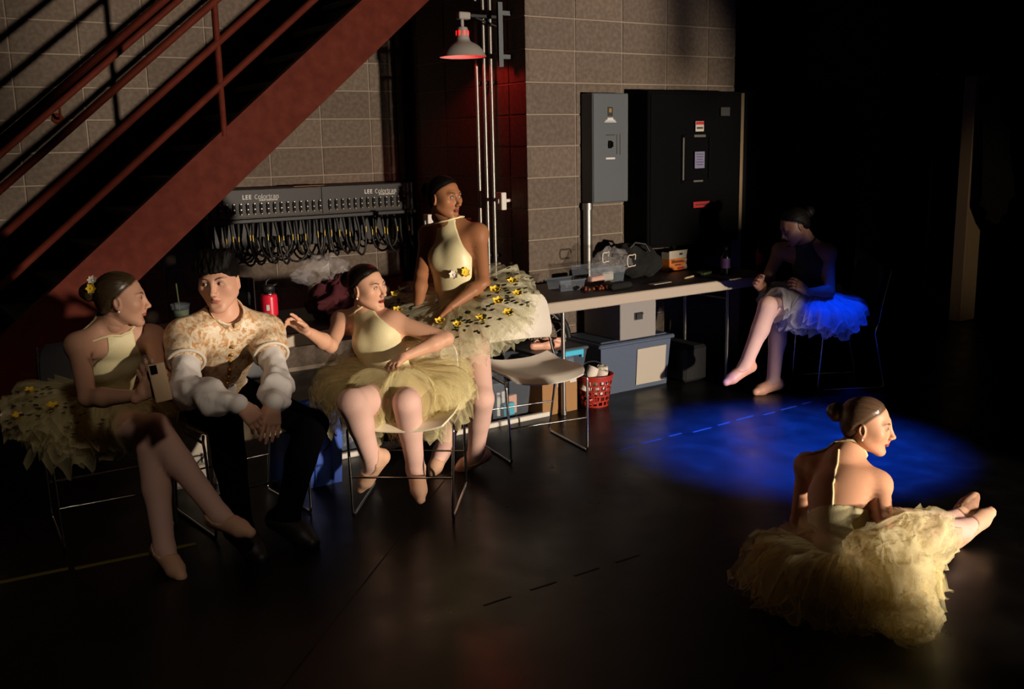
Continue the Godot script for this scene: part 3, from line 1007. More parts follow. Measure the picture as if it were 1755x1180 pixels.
func open_tub(t: Node3D, s: Vector3, mt: Material, taper: float, rim := true) -> void:
	var m := MB.new()
	var h := s * 0.5
	m.box(Vector3(0, 0.003, 0), Vector3(s.x - 2 * taper, 0.006, s.z - 2 * taper), 0.002)
	for k in 4:
		var b := Basis(Vector3.UP, PI / 2 * k)
		var w := h.x if k % 2 == 0 else h.z
		var dd := h.z if k % 2 == 0 else h.x
		var p := [b * Vector3(-w + taper, 0.0, dd - taper), b * Vector3(w - taper, 0.0, dd - taper), b * Vector3(w, s.y, dd), b * Vector3(-w, s.y, dd)]
		m.quad(p[0], p[1], p[2], p[3])
		var q := [b * Vector3(-w + taper, 0.0, dd - taper - 0.003), b * Vector3(w - taper, 0.0, dd - taper - 0.003), b * Vector3(w, s.y, dd - 0.003), b * Vector3(-w, s.y, dd - 0.003)]
		m.quad(q[1], q[0], q[3], q[2])
	part("tub", m, mt, t)
	if rim:
		m = MB.new()
		for s1 in [-1, 1]:
			m.box(Vector3(0, s.y, s1 * h.z), Vector3(s.x + 0.012, 0.012, 0.014), 0.004)
			m.box(Vector3(s1 * h.x, s.y, 0), Vector3(0.014, 0.012, s.z), 0.004)
		part("rim", m, mt, t)

func bottle(called: String, label: String, at: Vector3, r: float, h: float, mt: Material, wrap: Material) -> void:
	var t := thing(called, label, "bottle", at, 0.0, "drink bottles on the table")
	var m := MB.new()
	m.lathe([Vector2(0, 0), Vector2(r * 0.85, 0), Vector2(r, h * 0.04), Vector2(r, h * 0.62), Vector2(r * 0.8, h * 0.75), Vector2(r * 0.4, h * 0.86), Vector2(r * 0.4, h * 0.92), Vector2(0, h * 0.92)], 24)
	part("body", m, mt, t)
	m = MB.new()
	m.lathe([Vector2(r * 1.01, h * 0.24), Vector2(r * 1.025, h * 0.25), Vector2(r * 1.025, h * 0.58), Vector2(r * 1.01, h * 0.59)], 24)
	part("label_band", m, wrap, t)
	m = MB.new()
	m.lathe([Vector2(r * 0.45, h * 0.9), Vector2(r * 0.45, h), Vector2(0, h)], 18)
	part("cap", m, M.black_rubber, t)

func crumpled(called: String, label: String, cat: String, at: Vector3, r: Vector3, mt: Material, sd: int) -> void:
	# a crumpled thin shape: a ball pushed about by folded noise
	var n := FastNoiseLite.new()
	n.seed = sd
	n.frequency = 9.0
	n.fractal_type = FastNoiseLite.FRACTAL_RIDGED
	n.fractal_octaves = 3
	var m := MB.new()
	var pts := PackedVector3Array()
	for i in 31:
		var th := PI * i / 30 - PI / 2
		for j in 44:
			var w := -TAU * j / 44
			var u := Vector3(cos(th) * cos(w), sin(th), cos(th) * sin(w))
			var q := u * r
			q *= 1.0 + 0.45 * n.get_noise_3dv(q + Vector3(sd, 0, 0))
			if u.y > 0.5: q.y += r.y * 0.9 * (u.y - 0.5) * (1.0 + n.get_noise_3dv(q * 2.0))
			q.y = maxf(q.y, -r.y)
			pts.append(q)
	m.grid(31, 44, pts, true)
	var o := part(called, m, mt)
	o.position = at
	tag(o, label, cat)

func black_bag(at: Vector3) -> void:
	var t := thing("black_bag", "slumped black cloth bag on the cluttered table between plastic bag and snack box", "bag", at)
	var f := Fld.new(Vector3(-0.3, -0.03, -0.2), Vector3(0.3, 0.32, 0.2), 0.012)
	f.ell(Vector3(0.03, 0.085, 0), Basis.IDENTITY, Vector3(0.19, 0.09, 0.13), 0.04)
	f.ell(Vector3(-0.06, 0.15, -0.02), Basis.IDENTITY, Vector3(0.09, 0.085, 0.1), 0.05)
	f.ell(Vector3(0.09, 0.15, -0.03), Basis.IDENTITY, Vector3(0.08, 0.06, 0.1), 0.04)
	var n := FastNoiseLite.new()
	n.frequency = 8.0
	f.ruffle(n, 0.03, func(_p): return 1.0)
	var m := MB.new()
	f.add_to(m, func(_p, _n): return Color.WHITE)
	part("sack", m, M.drape, t)
	m = MB.new()
	m.tube([Vector3(-0.1, 0.2, 0.05), Vector3(-0.06, 0.245, 0.07), Vector3(0.02, 0.23, 0.08), Vector3(0.05, 0.18, 0.09)], 0.008, 8)
	part("strap", m, M.black_rubber, t)

func stored_things() -> void:
	var m := MB.new()
	var t := thing("storage_bin", "large slate blue lidded storage bin on the floor with a pale sheet on its front", "bin", Vector3(4.36, 0, -5.15))
	open_tub(t, Vector3(0.62, 0.335, 0.42), M.slate_tub, 0.02, false)
	m.box(Vector3(0, 0.335, 0), Vector3(0.67, 0.028, 0.46), 0.01)
	m.box(Vector3(0, 0.352, 0), Vector3(0.58, 0.012, 0.38), 0.005)
	part("lid", m, M.slate_tub, t)
	m = MB.new()
	m.box(Vector3(0.135, 0.155, 0.2055), Vector3(0.26, 0.25, 0.003), 0.001, Basis(Vector3.RIGHT, 0.06))
	part("sheet", m, M.paper, t, "pale cardboard sheet")
	t = thing("file_box", "grey metal file box with a small handle standing on the slate storage bin", "box", Vector3(4.365, 0.358, -5.12))
	m = MB.new()
	m.box(Vector3(0, 0.14, 0), Vector3(0.315, 0.28, 0.38), 0.004)
	part("body", m, M.grey_box, t)
	m = MB.new()
	m.box(Vector3(0.0, 0.15, 0.191), Vector3(0.075, 0.05, 0.004), 0.001)
	m.box(Vector3(0.005, 0.165, 0.198), Vector3(0.06, 0.009, 0.014), 0.002)
	m.box(Vector3(-0.022, 0.15, 0.198), Vector3(0.009, 0.035, 0.014), 0.002)
	part("handle", m, M.dark_print, t)
	m = MB.new()
	m.box(Vector3(0, 0.0, 0), Vector3(0.22, 0.25, 0.42), 0.02)
	var o := part("dark_carton", m, M.black_matte)
	o.position = Vector3(4.85, 0.125, -5.08)
	tag(o, "dark carton on the floor in shadow right of the slate bin", "box")
	basket()
	t = thing("cardboard_box", "brown cardboard box on the floor under the clear storage box", "box", Vector3(3.60, 0, -4.968))
	m = MB.new()
	m.box(Vector3(0, 0.115, 0), Vector3(0.27, 0.23, 0.36), 0.003)
	part("carton", m, M.kraft, t)
	m = MB.new()
	m.box(Vector3(0, 0.2305, 0.0), Vector3(0.05, 0.002, 0.362))
	m.box(Vector3(0, 0.2, 0.1815), Vector3(0.05, 0.06, 0.002))
	part("packing_tape", m, M.table_edge, t)
	m = MB.new()
	m.box(Vector3(0.1, 0.2, 0.1815), Vector3(0.05, 0.03, 0.002))
	part("sticker", m, M.letter_white, t)
	t = thing("clear_storage_box", "clear plastic storage box with turquoise latch stacked on the cardboard box", "box", Vector3(3.62, 0.232, -4.975))
	open_tub(t, Vector3(0.4, 0.15, 0.36), M.clear_plastic, 0.02, false)
	m = MB.new()
	m.box(Vector3(0, 0.158, 0), Vector3(0.42, 0.02, 0.385), 0.008)
	part("lid", m, M.grey_enamel, t)
	m = MB.new()
	m.box(Vector3(0.075, 0.14, 0.198), Vector3(0.165, 0.035, 0.014), 0.005)
	m.box(Vector3(0.0, 0.118, 0.196), Vector3(0.014, 0.03, 0.01), 0.003)
	m.box(Vector3(0.15, 0.118, 0.196), Vector3(0.014, 0.03, 0.01), 0.003)
	part("latch", m, M.cyan_latch, t, "turquoise latch")
	m = MB.new()
	m.box(Vector3(0.0, 0.06, 0.0), Vector3(0.3, 0.09, 0.26), 0.02)
	o = part("folded_cloth", m, M.slate_tub)
	o.position = t.position
	tag(o, "folded slate cloth seen inside the clear storage box with turquoise latch", "cloth")
	for k in 2:
		var s := thing("pointe_shoe", ["pink satin pointe shoe lying on the clear storage box, left of its pair", "pink satin pointe shoe lying on the clear storage box, right of its pair"][k], "shoe", Vector3(3.55 + 0.10 * k, 0.401, -4.88 - 0.07 * k), [1.3, -1.9][k], "pointe shoes on the storage box")
		var f := Fld.new(Vector3(-0.06, -0.02, -0.14), Vector3(0.06, 0.08, 0.14), 0.006)
		f.cone(Vector3(0, 0.026, -0.075), Vector3(0, 0.024, 0.02), 0.026, 0.03)
		f.cone(Vector3(0, 0.024, 0.02), Vector3(0, 0.02, 0.09), 0.03, 0.019)
		f.cone(Vector3(0, 0.065, -0.09), Vector3(0, 0.05, 0.015), 0.022, 0.015, 0.01, true)
		m = MB.new()
		f.add_to(m, func(_p, _n): return Color.WHITE)
		part("shoe_upper", m, M.pink_satin, s)
		m = MB.new()
		m.box(Vector3(0, 0.001, 0.0), Vector3(0.03, 0.004, 0.14), 0.001)
		part("sole", m, M.kraft, s)
		m = MB.new()
		m.tube([Vector3(0.02, 0.04, -0.06), Vector3(0.05, 0.05, -0.03), Vector3(0.045, 0.012, 0.02), Vector3(0.06, 0.004, 0.06)], 0.006, 6)
		part("ribbon", m, M.pink_satin, s)
	t = thing("small_clear_bin", "small clear plastic bin with a few packets on the floor behind the empty chair", "bin", Vector3(3.28, 0, -5.0))
	open_tub(t, Vector3(0.29, 0.24, 0.3), M.clear_plastic, 0.018)
	for q in [[-0.03, 0.09, 0.06, Vector3(0.07, 0.15, 0.03), "letter_white", "white printed carton inside the small clear bin behind the empty chair"], [0.06, 0.07, 0.05, Vector3(0.07, 0.12, 0.04), "pink_satin", "peach coloured packet inside the small clear bin behind the empty chair"], [0.01, 0.05, 0.1, Vector3(0.09, 0.09, 0.02), "cyan_latch", "light blue packet inside the small clear bin behind the empty chair"]]:
		m = MB.new()
		m.box(Vector3.ZERO, q[3], 0.004, Basis(Vector3.UP, 0.2))
		o = part("packet", m, M[q[4]])
		o.position = t.position + Vector3(q[0], q[1], q[2])
		tag(o, q[5], "packet", "packets in the small bin")
	# wheel of a cart behind the table
	t = thing("spoked_wheel", "dark rubber spoked wheel leaning on the wall under the table behind the storage box", "wheel", Vector3(3.78, 0.0, -5.30), 0.0)
	m = MB.new()
	var ring := []
	for j in 40: ring.append(Vector3(cos(TAU * j / 40) * 0.285, 0.31 + sin(TAU * j / 40) * 0.285, 0))
	m.tube(ring, 0.022, 10, -1.0, true)
	part("tyre", m, M.black_rubber, t)
	m = MB.new()
	ring = []
	for j in 40: ring.append(Vector3(cos(TAU * j / 40) * 0.258, 0.31 + sin(TAU * j / 40) * 0.258, 0))
	m.tube(ring, 0.009, 8, -1.0, true)
	part("rim", m, M.steel, t)
	m = MB.new()
	cyl(Vector3(0, 0.31, -0.04), Vector3(0, 0.31, 0.05), 0.03, m, 16)
	part("hub", m, M.steel, t)
	for j in 14:
		m = MB.new()
		cyl(Vector3(0, 0.31, 0), Vector3(cos(TAU * j / 14) * 0.255, 0.31 + sin(TAU * j / 14) * 0.255, 0), 0.003, m, 5)
		part("spoke", m, M.steel, t)
	# by the seated row
	t = thing("blue_tub", "bright blue plastic tub with handles on the floor between the boy and the reaching dancer", "tub", Vector3(1.825, 0, -4.57))
	open_tub(t, Vector3(0.31, 0.375, 0.28), M.blue_tub, 0.016, false)
	m = MB.new()
	for s1 in [-1, 1]:
		m.box(Vector3(0, 0.365, s1 * 0.143), Vector3(0.33, 0.026, 0.014), 0.004)
		m.box(Vector3(s1 * 0.158, 0.365, 0), Vector3(0.014, 0.026, 0.29), 0.004)
	part("rim", m, M.blue_tub, t)
	for x in [-0.09, 0.0, 0.09]:
		m = MB.new()
		m.box(Vector3(x, 0.17, 0.1355), Vector3(0.012, 0.3, 0.012), 0.004, Basis(Vector3.RIGHT, 0.042))
		part("rib", m, M.blue_tub, t)
	m = MB.new()
	m.tube([Vector3(-0.07, 0.345, 0.155), Vector3(-0.06, 0.33, 0.165), Vector3(0.06, 0.33, 0.165), Vector3(0.07, 0.345, 0.155)], 0.008, 8)
	part("handle", m, M.black_rubber, t)
	m = MB.new()
	for q in [[0.0, 0.12, 0.03], [0.05, 0.17, -0.02], [0.09, 0.1, 0.02]]:
		var path := []
		for j in 9: path.append(Vector3(q[0] + q[2] * sin(j * 0.9), 0.355 - q[1] * j / 8.0, 0.168 + 0.008 * sin(j * 1.3)))
		m.tube(path, 0.005, 6)
	o = part("black_ribbon", m, M.black_rubber)
	o.position = t.position
	tag(o, "tangled black ribbons hanging over the front of the blue tub", "ribbon")
	t = thing("small_clear_bin", "small clear plastic bin on the floor beneath the table right of the blue tub", "bin", Vector3(2.22, 0, -4.98))
	open_tub(t, Vector3(0.34, 0.2, 0.3), M.clear_plastic, 0.018)
	crumpled("cloth_bundle", "grey cloth bundle inside the clear bin right of the blue tub", "cloth", t.position + Vector3(0, 0.07, 0), Vector3(0.08, 0.05, 0.065), M.slate_tub, 5)
	m = MB.new()
	m.box(Vector3(0, 0.015, 0), Vector3(1.5, 0.03, 0.035), 0.005)
	o = part("white_board", m, M.white_enamel)
	o.position = Vector3(2.76, 0, -4.79)
	tag(o, "long narrow white board lying on the floor under the tables", "board")
	t = thing("sneaker", "dark sneaker with white sole on the floor behind the reaching dancer's chair", "shoe", Vector3(2.52, 0.0, -4.86), 1.5)
	m = MB.new()
	m.box(Vector3(0, 0.014, 0), Vector3(0.09, 0.028, 0.25), 0.012)
	part("sole", m, M.white_enamel, t)
	var fs := Fld.new(Vector3(-0.07, 0.0, -0.16), Vector3(0.07, 0.13, 0.16), 0.008)
	fs.cone(Vector3(0, 0.05, -0.08), Vector3(0, 0.04, 0.08), 0.038, 0.03)
	fs.cone(Vector3(0, 0.09, -0.085), Vector3(0, 0.05, -0.06), 0.03, 0.036)
	m = MB.new()
	fs.add_to(m, func(_p, _n): return Color.WHITE)
	part("upper", m, M.black_matte, t)
	t = thing("tote_bag", "small tan patterned tote bag on the floor between the first two chairs", "bag", Vector3(1.32, 0.0, -4.87))
	m = MB.new()
	m.box(Vector3(0, 0.14, 0), Vector3(0.2, 0.28, 0.1), 0.02)
	part("sack", m, M.paper, t)
	for k in 7:
		m = MB.new()
		var a := rng.randf_range(0, PI)
		var ce := Vector3(rng.randf_range(-0.07, 0.07), rng.randf_range(0.06, 0.24), 0.051)
		m.box(ce, Vector3(0.05, 0.01, 0.002), 0.0, Basis(Vector3.BACK, a))
		part("print_stroke", m, M.dark_print, t)
	m = MB.new()
	m.tube([Vector3(-0.05, 0.275, 0.03), Vector3(-0.04, 0.34, 0.03), Vector3(0.04, 0.34, 0.03), Vector3(0.05, 0.275, 0.03)], 0.006, 6)
	part("handle", m, M.kraft, t)

func basket() -> void:
	var t := thing("red_basket", "round red plastic basket with slotted sides holding white towels", "basket", Vector3(3.90, 0, -4.82))
	var m := MB.new()
	var nc := 48
	var rows := [0.0, 0.012, 0.034, 0.044, 0.068, 0.078, 0.102, 0.112, 0.136, 0.146, 0.17, 0.2]
	var P := func(r, k, inn): # a point on the tapering wall
		var rad: float = 0.086 + 0.032 * rows[r] / 0.2 - (0.004 if inn else 0.0)
		return Vector3(cos(TAU * k / nc) * rad, rows[r], sin(TAU * k / nc) * rad)
	for r in rows.size() - 1:
		for k in nc:
			if r in [1, 3, 5, 7, 9] and (k + (1 if r in [3, 7] else 0)) % 3 != 0: continue
			for inn in [false, true]:
				m.face(P.call(r, k, inn), P.call(r, k + 1, inn), P.call(r + 1, k + 1, inn), P.call(r + 1, k, inn), Vector3(cos(TAU * k / nc), 0, sin(TAU * k / nc)) * (-1 if inn else 1))
	m.lathe([Vector2(0.0, 0.004), Vector2(0.086, 0.004)], 32)
	part("slotted_wall", m, M.red_plastic, t)
	m = MB.new()
	var ring := []
	for j in 40: ring.append(Vector3(cos(TAU * j / 40) * 0.118, 0.2, sin(TAU * j / 40) * 0.118))
	m.tube(ring, 0.006, 8, -1.0, true)
	part("rim", m, M.red_plastic, t)
	m = MB.new()
	ring = []
	for j in 13: ring.append(Vector3(0.112 * cos(PI * j / 12), 0.2 + 0.075 * sin(PI * j / 12), -0.045))
	m.tube(ring, 0.006, 8)
	part("handle", m, M.black_rubber, t)
	for q in [[Vector3(-0.05, 0.20, 0.02), Vector3(0.35, 0.9, 0.1), "rolled white towel leaning out of the red basket, tallest of three"], [Vector3(0.015, 0.175, 0.045), Vector3(0.1, 0.9, 0.2), "rolled white towel at the front of the red basket"], [Vector3(0.065, 0.185, 0.0), Vector3(-0.1, 1, 0.1), "rolled white towel at the right side of the red basket"]]:
		m = MB.new()
		var dr: Vector3 = q[1].normalized()
		m.tube([-dr * 0.1, -dr * 0.02, dr * 0.05, dr * 0.058], 0.036, 14)
		var sp := []
		for j in 30:
			var w := j * 0.45
			var u := dr.cross(Vector3.RIGHT).normalized()
			sp.append(dr * 0.0585 + (u * cos(w) + dr.cross(u) * sin(w)) * (0.034 - 0.001 * j))
		m.tube(sp, 0.003, 5)
		var o := part("towel", m, M.cloth_white)
		o.position = t.position + q[0]
		tag(o, q[2], "towel", "towels in the red basket")

func make_chair(label: String, at: Vector3, turn: float, shell_m: Material, back_m: Material, drop := 0.0) -> void:
	var t := thing("stacking_chair", label, "chair", at, turn, "stacking chairs")
	var m := MB.new()
	var pts := PackedVector3Array()
	for i in 15:
		var v := i / 14.0
		var z := lerpf(0.225, -0.195, v)
		for j in 17:
			var u := j / 16.0 * 2 - 1
			var wx := 0.232 * (1.0 - 0.16 * pow(absf(v * 2 - 1), 6.0))
			var y := 0.432 + 0.028 * pow(absf(u), 2.6) - 0.05 * pow(maxf(0.0, 0.16 - v) / 0.16, 2.0) * 0.6 + 0.035 * pow(maxf(0.0, v - 0.75) / 0.25, 2.0) + 0.012 * (1 - v)
			pts.append(Vector3(u * wx, y, z))
	m.shell(15, 17, pts, 0.009)
	part("seat", m, shell_m, t)
	m = MB.new()
	pts = PackedVector3Array()
	for i in 13:
		var v := i / 12.0
		for j in 17:
			var u := j / 16.0 * 2 - 1
			var wx := 0.225 * (1.0 - 0.12 * pow(absf(v * 2 - 1), 5.0)) - 0.018 * v
			var z := lerpf(-0.205, -0.262, v) + 0.035 * u * u
			pts.append(Vector3(u * wx, lerpf(0.575, 0.815, v) - drop, z))
	m.shell(13, 17, pts, -0.009)
	part("backrest", m, back_m, t)
	for s in [-1, 1]:
		m = MB.new()
		m.tube([Vector3(s * 0.215, 0.44, 0.12), Vector3(s * 0.238, 0.428, 0.17), Vector3(s * 0.24, 0.40, 0.185), Vector3(s * 0.228, 0.03, 0.205), Vector3(s * 0.228, 0.008, 0.2), Vector3(s * 0.228, 0.0065, 0.16), Vector3(s * 0.228, 0.0065, -0.22), Vector3(s * 0.229, 0.02, -0.248), Vector3(s * 0.238, 0.38, -0.165), Vector3(s * 0.238, 0.46, -0.19), Vector3(s * 0.222, 0.56 - drop * 0.3, -0.212), Vector3(s * 0.212, 0.80 - drop, -0.268)], 0.0065, 10)
		part("side_frame", m, M.chrome, t)
		m = MB.new()
		m.tube([Vector3(s * 0.238, 0.425, 0.17), Vector3(s * 0.24, 0.43, 0.0), Vector3(s * 0.238, 0.44, -0.165)], 0.0065, 8)
		part("seat_rail", m, M.chrome, t)
	m = MB.new()
	m.tube([Vector3(-0.232, 0.19, 0.196), Vector3(0.232, 0.19, 0.196)], 0.0045, 8)
	part("crossbar", m, M.chrome, t)
	m = MB.new()
	m.tube([Vector3(-0.234, 0.19, -0.208), Vector3(0.234, 0.19, -0.208)], 0.0045, 8)
	part("crossbar", m, M.chrome, t)

func chairs() -> void:
	make_chair("stacking chair with grey back and cream seat under the dancer holding a phone", Vector3(0.885, 0, -4.525), deg_to_rad(-4), M.seat_cream, M.chair_grey)
	make_chair("stacking chair hidden under the boy in the brocade vest", Vector3(1.416, 0, -4.31), deg_to_rad(5), M.seat_cream, M.chair_grey)
	make_chair("cream stacking chair turned left under the dancer reaching out her hand", Vector3(2.096, 0, -3.963), deg_to_rad(-39.3), M.seat_cream, M.seat_cream, 0.09)
	make_chair("empty off-white stacking chair in front of the cluttered table", Vector3(3.05, 0, -4.31), deg_to_rad(-9), M.chair_plastic, M.chair_plastic)
	make_chair("black stacking chair on thin chrome legs under the dancer lit blue", Vector3(5.553, 0, -4.26), deg_to_rad(-119.4), M.black_matte, M.black_matte)

func far_corner() -> void:
	for q in [[5.845, 6.545, "tall black panel right of the pale doorpost, nearer of two"], [6.60, 7.28, "tall black panel farther right, faintly blue at its top edge"]]:
		var t := thing("black_flat", q[2], "panel", Vector3((q[0] + q[1]) / 2, 0, -5.45), 0.0, "black panels in the dark corner")
		var m := MB.new()
		m.box(Vector3(0, 1.01, 0), Vector3(q[1] - q[0], 2.02, 0.03), 0.004)
		part("board", m, M.black_gloss, t)
		m = MB.new()
		for s in [-1, 1]: m.box(Vector3(s * ((q[1] - q[0]) / 2 - 0.03), 1.01, 0.02), Vector3(0.05, 2.0, 0.02), 0.004)
		m.box(Vector3(0, 1.98, 0.02), Vector3(q[1] - q[0] - 0.12, 0.05, 0.02), 0.004)
		part("frame", m, M.black_metal, t)
		m = MB.new()
		m.box(Vector3(0, 0.03, -0.2), Vector3(0.3, 0.06, 0.4), 0.01)
		part("foot", m, M.black_matte, t)
	var m2 := MB.new()
	m2.box(Vector3(0, 1.07, 0), Vector3(0.22, 2.14, 0.12), 0.008)
	var o := part("tan_post", m2, M.wood_pale)
	o.position = Vector3(8.36, 0, -5.06)
	tag(o, "tan painted post at the far right, mostly hidden by a black cloth", "post")
	m2 = MB.new()
	var pts := PackedVector3Array()
	for i in 13:
		var v := i / 12.0
		for j in 40:
			var u := j / 39.0
			var y := lerpf(2.06 + 0.04 * sin(u * 5.0) - 0.55 * pow(u, 3.0), 1.12 - 0.25 * sin(u * 3.1), v)
			pts.append(Vector3(lerpf(-0.16, 0.36, u), y, 0.06 + 0.022 * sin(u * 31.0 + v * 2.0) + 0.05 * v))
	m2.shell(13, 40, pts, -0.004)
	o = part("black_cloth", m2, M.drape)
	o.position = Vector3(8.36, 0, -4.98)
	tag(o, "black cloth draped over the tan post at the far right", "cloth")
	var t2 := thing("pipe_stand", "thin steel pipe stand upright in the dark at the far right", "stand", Vector3(7.70, 0, -5.02))
	m2 = MB.new()
	cyl(Vector3(0, 0.01, 0), Vector3(0, 2.13, 0), 0.013, m2, 12)
	part("pole", m2, M.black_gloss, t2)
	m2 = MB.new()
	m2.lathe([Vector2(0, 0.02), Vector2(0.16, 0.014), Vector2(0.17, 0.0), Vector2(0, 0)], 28)
	part("base", m2, M.black_matte, t2)
	m2 = MB.new()
	m2.ball(Vector3(0, 2.14, 0), Vector3(0.02, 0.02, 0.02))
	part("knob", m2, M.steel, t2)

func unseen_blockers() -> void:
	# unseen blockers, out of view, placed to shape the shadows of the low spot
	var t := thing("unseen_shade_block", "unseen tall black block right of the camera, shading the table end", "case", Vector3(5.327, 0, 0.8))  # unseen, keeps the low spot off the dancer at the table end
	var m := MB.new()
	m.box(Vector3(0, 0.615, 0), Vector3(1.15, 1.01, 0.6), 0.01)
	part("body", m, M.black_matte, t)
	for x in [-1, 1]:
		for z in [-1, 1]:
			m = MB.new()
			m.lathe([Vector2(0, 0), Vector2(0.05, 0), Vector2(0.05, 0.03), Vector2(0.02, 0.06), Vector2(0.02, 0.11), Vector2(0, 0.11)], 16, Transform3D(Basis.IDENTITY, Vector3(x * 0.45, 0, z * 0.22)))
			part("caster", m, M.black_rubber, t)
	m = MB.new()
	for x in [-1, 1]:
		for z in [-1, 1]: m.box(Vector3(x * 0.565, 0.615, z * 0.292), Vector3(0.03, 1.02, 0.03), 0.004)
	part("edge_trim", m, M.steel, t)
	t = thing("unseen_shade_drape", "unseen narrow black drape, casting a shadow band on the pier", "curtain", Vector3(4.794, 1.42, 1.3))  # unseen, shadows a strip of the pier wall
	m = MB.new()
	var pts := PackedVector3Array()
	for i in 5:
		for j in 24: pts.append(Vector3(lerpf(-0.061, 0.061, j / 23.0), lerpf(3.58, 0.0, i / 4.0), 0.012 * sin(j * 1.1)))
	m.shell(5, 24, pts, 0.004)
	part("cloth", m, M.drape, t)
	t = thing("unseen_shade_drape", "unseen wide black drape, darkening the left end of the stair wall", "curtain", Vector3(3.45, 1.17, 2.0))  # unseen, holds light off the upper left of the stair wall
	m = MB.new()
	pts = PackedVector3Array()
	for i in 5:
		for j in 40: pts.append(Vector3(lerpf(-0.7, 0.35, j / 39.0), lerpf(3.83, 0.0, i / 4.0), 0.02 * sin(j * 0.9)))
	m.shell(5, 40, pts, 0.004)
	part("cloth", m, M.drape, t)
	t = thing("unseen_shade_block", "unseen long low black block, shading the lower part of the left group", "case", Vector3(2.39, 0, 0.75))  # unseen, shades the left group from the lap down
	m = MB.new()
	m.box(Vector3(0, 0.52, 0), Vector3(1.56, 0.84, 0.5), 0.01)
	part("body", m, M.black_matte, t)
	for x in [-1, 1]:
		for z in [-1, 1]:
			m = MB.new()
			m.lathe([Vector2(0, 0), Vector2(0.05, 0), Vector2(0.05, 0.03), Vector2(0.02, 0.06), Vector2(0.02, 0.11), Vector2(0, 0.11)], 16, Transform3D(Basis.IDENTITY, Vector3(x * 0.65, 0, z * 0.18)))
			part("caster", m, M.black_rubber, t)
	t = thing("unseen_low_block", "unseen low black block, shading the tutu of the floor dancer", "unseen_low_block", Vector3(3.30, 0, 1.35))  # unseen, shades the left half of the floor dancer's tutu
	m = MB.new()
	m.box(Vector3(0, 0.36, 0), Vector3(0.74, 0.72, 0.3), 0.008)
	part("body", m, M.black_matte, t)
	m = MB.new()
	for s in [-1, 1]: m.box(Vector3(s * 0.376, 0.55, 0), Vector3(0.012, 0.03, 0.14), 0.004)
	part("handle", m, M.steel, t)
const SIT_PHONE := {
	"pelvis": Vector3(0.900, 0.530, -4.520),
	"neck": Vector3(0.907, 0.954, -4.255),
	"head": Vector3(0.938, 1.065, -4.185),
	"shR": Vector3(0.755, 0.896, -4.189),
	"shL": Vector3(1.064, 0.879, -4.266),
	"elR": Vector3(0.729, 0.728, -3.973),
	"wrR": Vector3(0.880, 0.748, -3.795),
	"haR": Vector3(0.927, 0.803, -3.740),
	"elL": Vector3(1.038, 0.731, -4.035),
	"wrL": Vector3(0.947, 0.747, -3.819),
	"haL": Vector3(0.947, 0.799, -3.746),
	"hipR": Vector3(0.815, 0.510, -4.490),
	"knR": Vector3(0.996, 0.535, -4.090),
	"anR": Vector3(1.151, 0.201, -3.831),
	"toeR": Vector3(1.220, 0.173, -3.678),
	"hipL": Vector3(0.985, 0.510, -4.490),
	"knL": Vector3(0.977, 0.443, -4.086),
	"anL": Vector3(0.949, 0.075, -3.932),
	"toeL": Vector3(0.969, 0.020, -3.772)}
const BOY := {
	"pelvis": Vector3(1.360, 0.550, -4.420),
	"neck": Vector3(1.329, 0.950, -4.121),
	"head": Vector3(1.306, 1.113, -4.079),
	"shR": Vector3(1.151, 0.888, -4.094),
	"shL": Vector3(1.497, 0.863, -4.108),
	"elR": Vector3(1.080, 0.715, -3.873),
	"wrR": Vector3(1.211, 0.687, -3.662),
	"haR": Vector3(1.231, 0.697, -3.574),
	"elL": Vector3(1.455, 0.697, -3.873),
	"wrL": Vector3(1.342, 0.674, -3.651),
	"haL": Vector3(1.297, 0.609, -3.608),
	"hipR": Vector3(1.270, 0.530, -4.420),
	"knR": Vector3(1.250, 0.542, -3.981),
	"anR": Vector3(1.251, 0.100, -3.891),
	"toeR": Vector3(1.281, 0.030, -3.731),
	"hipL": Vector3(1.450, 0.530, -4.420),
	"knL": Vector3(1.658, 0.439, -4.043),
	"anL": Vector3(1.459, 0.100, -3.899),
	"toeL": Vector3(1.519, 0.030, -3.749)}
const REACH := {
	"pelvis": Vector3(2.100, 0.530, -4.080),
	"neck": Vector3(2.110, 0.859, -4.340),
	"head": Vector3(2.090, 0.988, -4.305),
	"shR": Vector3(2.019, 0.810, -4.468),
	"shL": Vector3(2.162, 0.825, -4.188),
	"elR": Vector3(1.859, 0.741, -4.255),
	"wrR": Vector3(1.690, 0.853, -4.138),
	"haR": Vector3(1.627, 0.915, -4.121),
	"elL": Vector3(2.325, 0.756, -3.977),
	"wrL": Vector3(2.099, 0.695, -3.995),
	"haL": Vector3(2.022, 0.677, -3.952),
	"hipR": Vector3(2.030, 0.510, -4.030),
	"knR": Vector3(1.732, 0.584, -3.774),
	"anR": Vector3(1.881, 0.259, -3.916),
	"toeR": Vector3(1.840, 0.119, -4.003),
	"hipL": Vector3(2.170, 0.510, -4.110),
	"knL": Vector3(1.985, 0.546, -3.757),
	"anL": Vector3(2.084, 0.197, -3.887),
	"toeL": Vector3(2.030, 0.106, -3.754)}
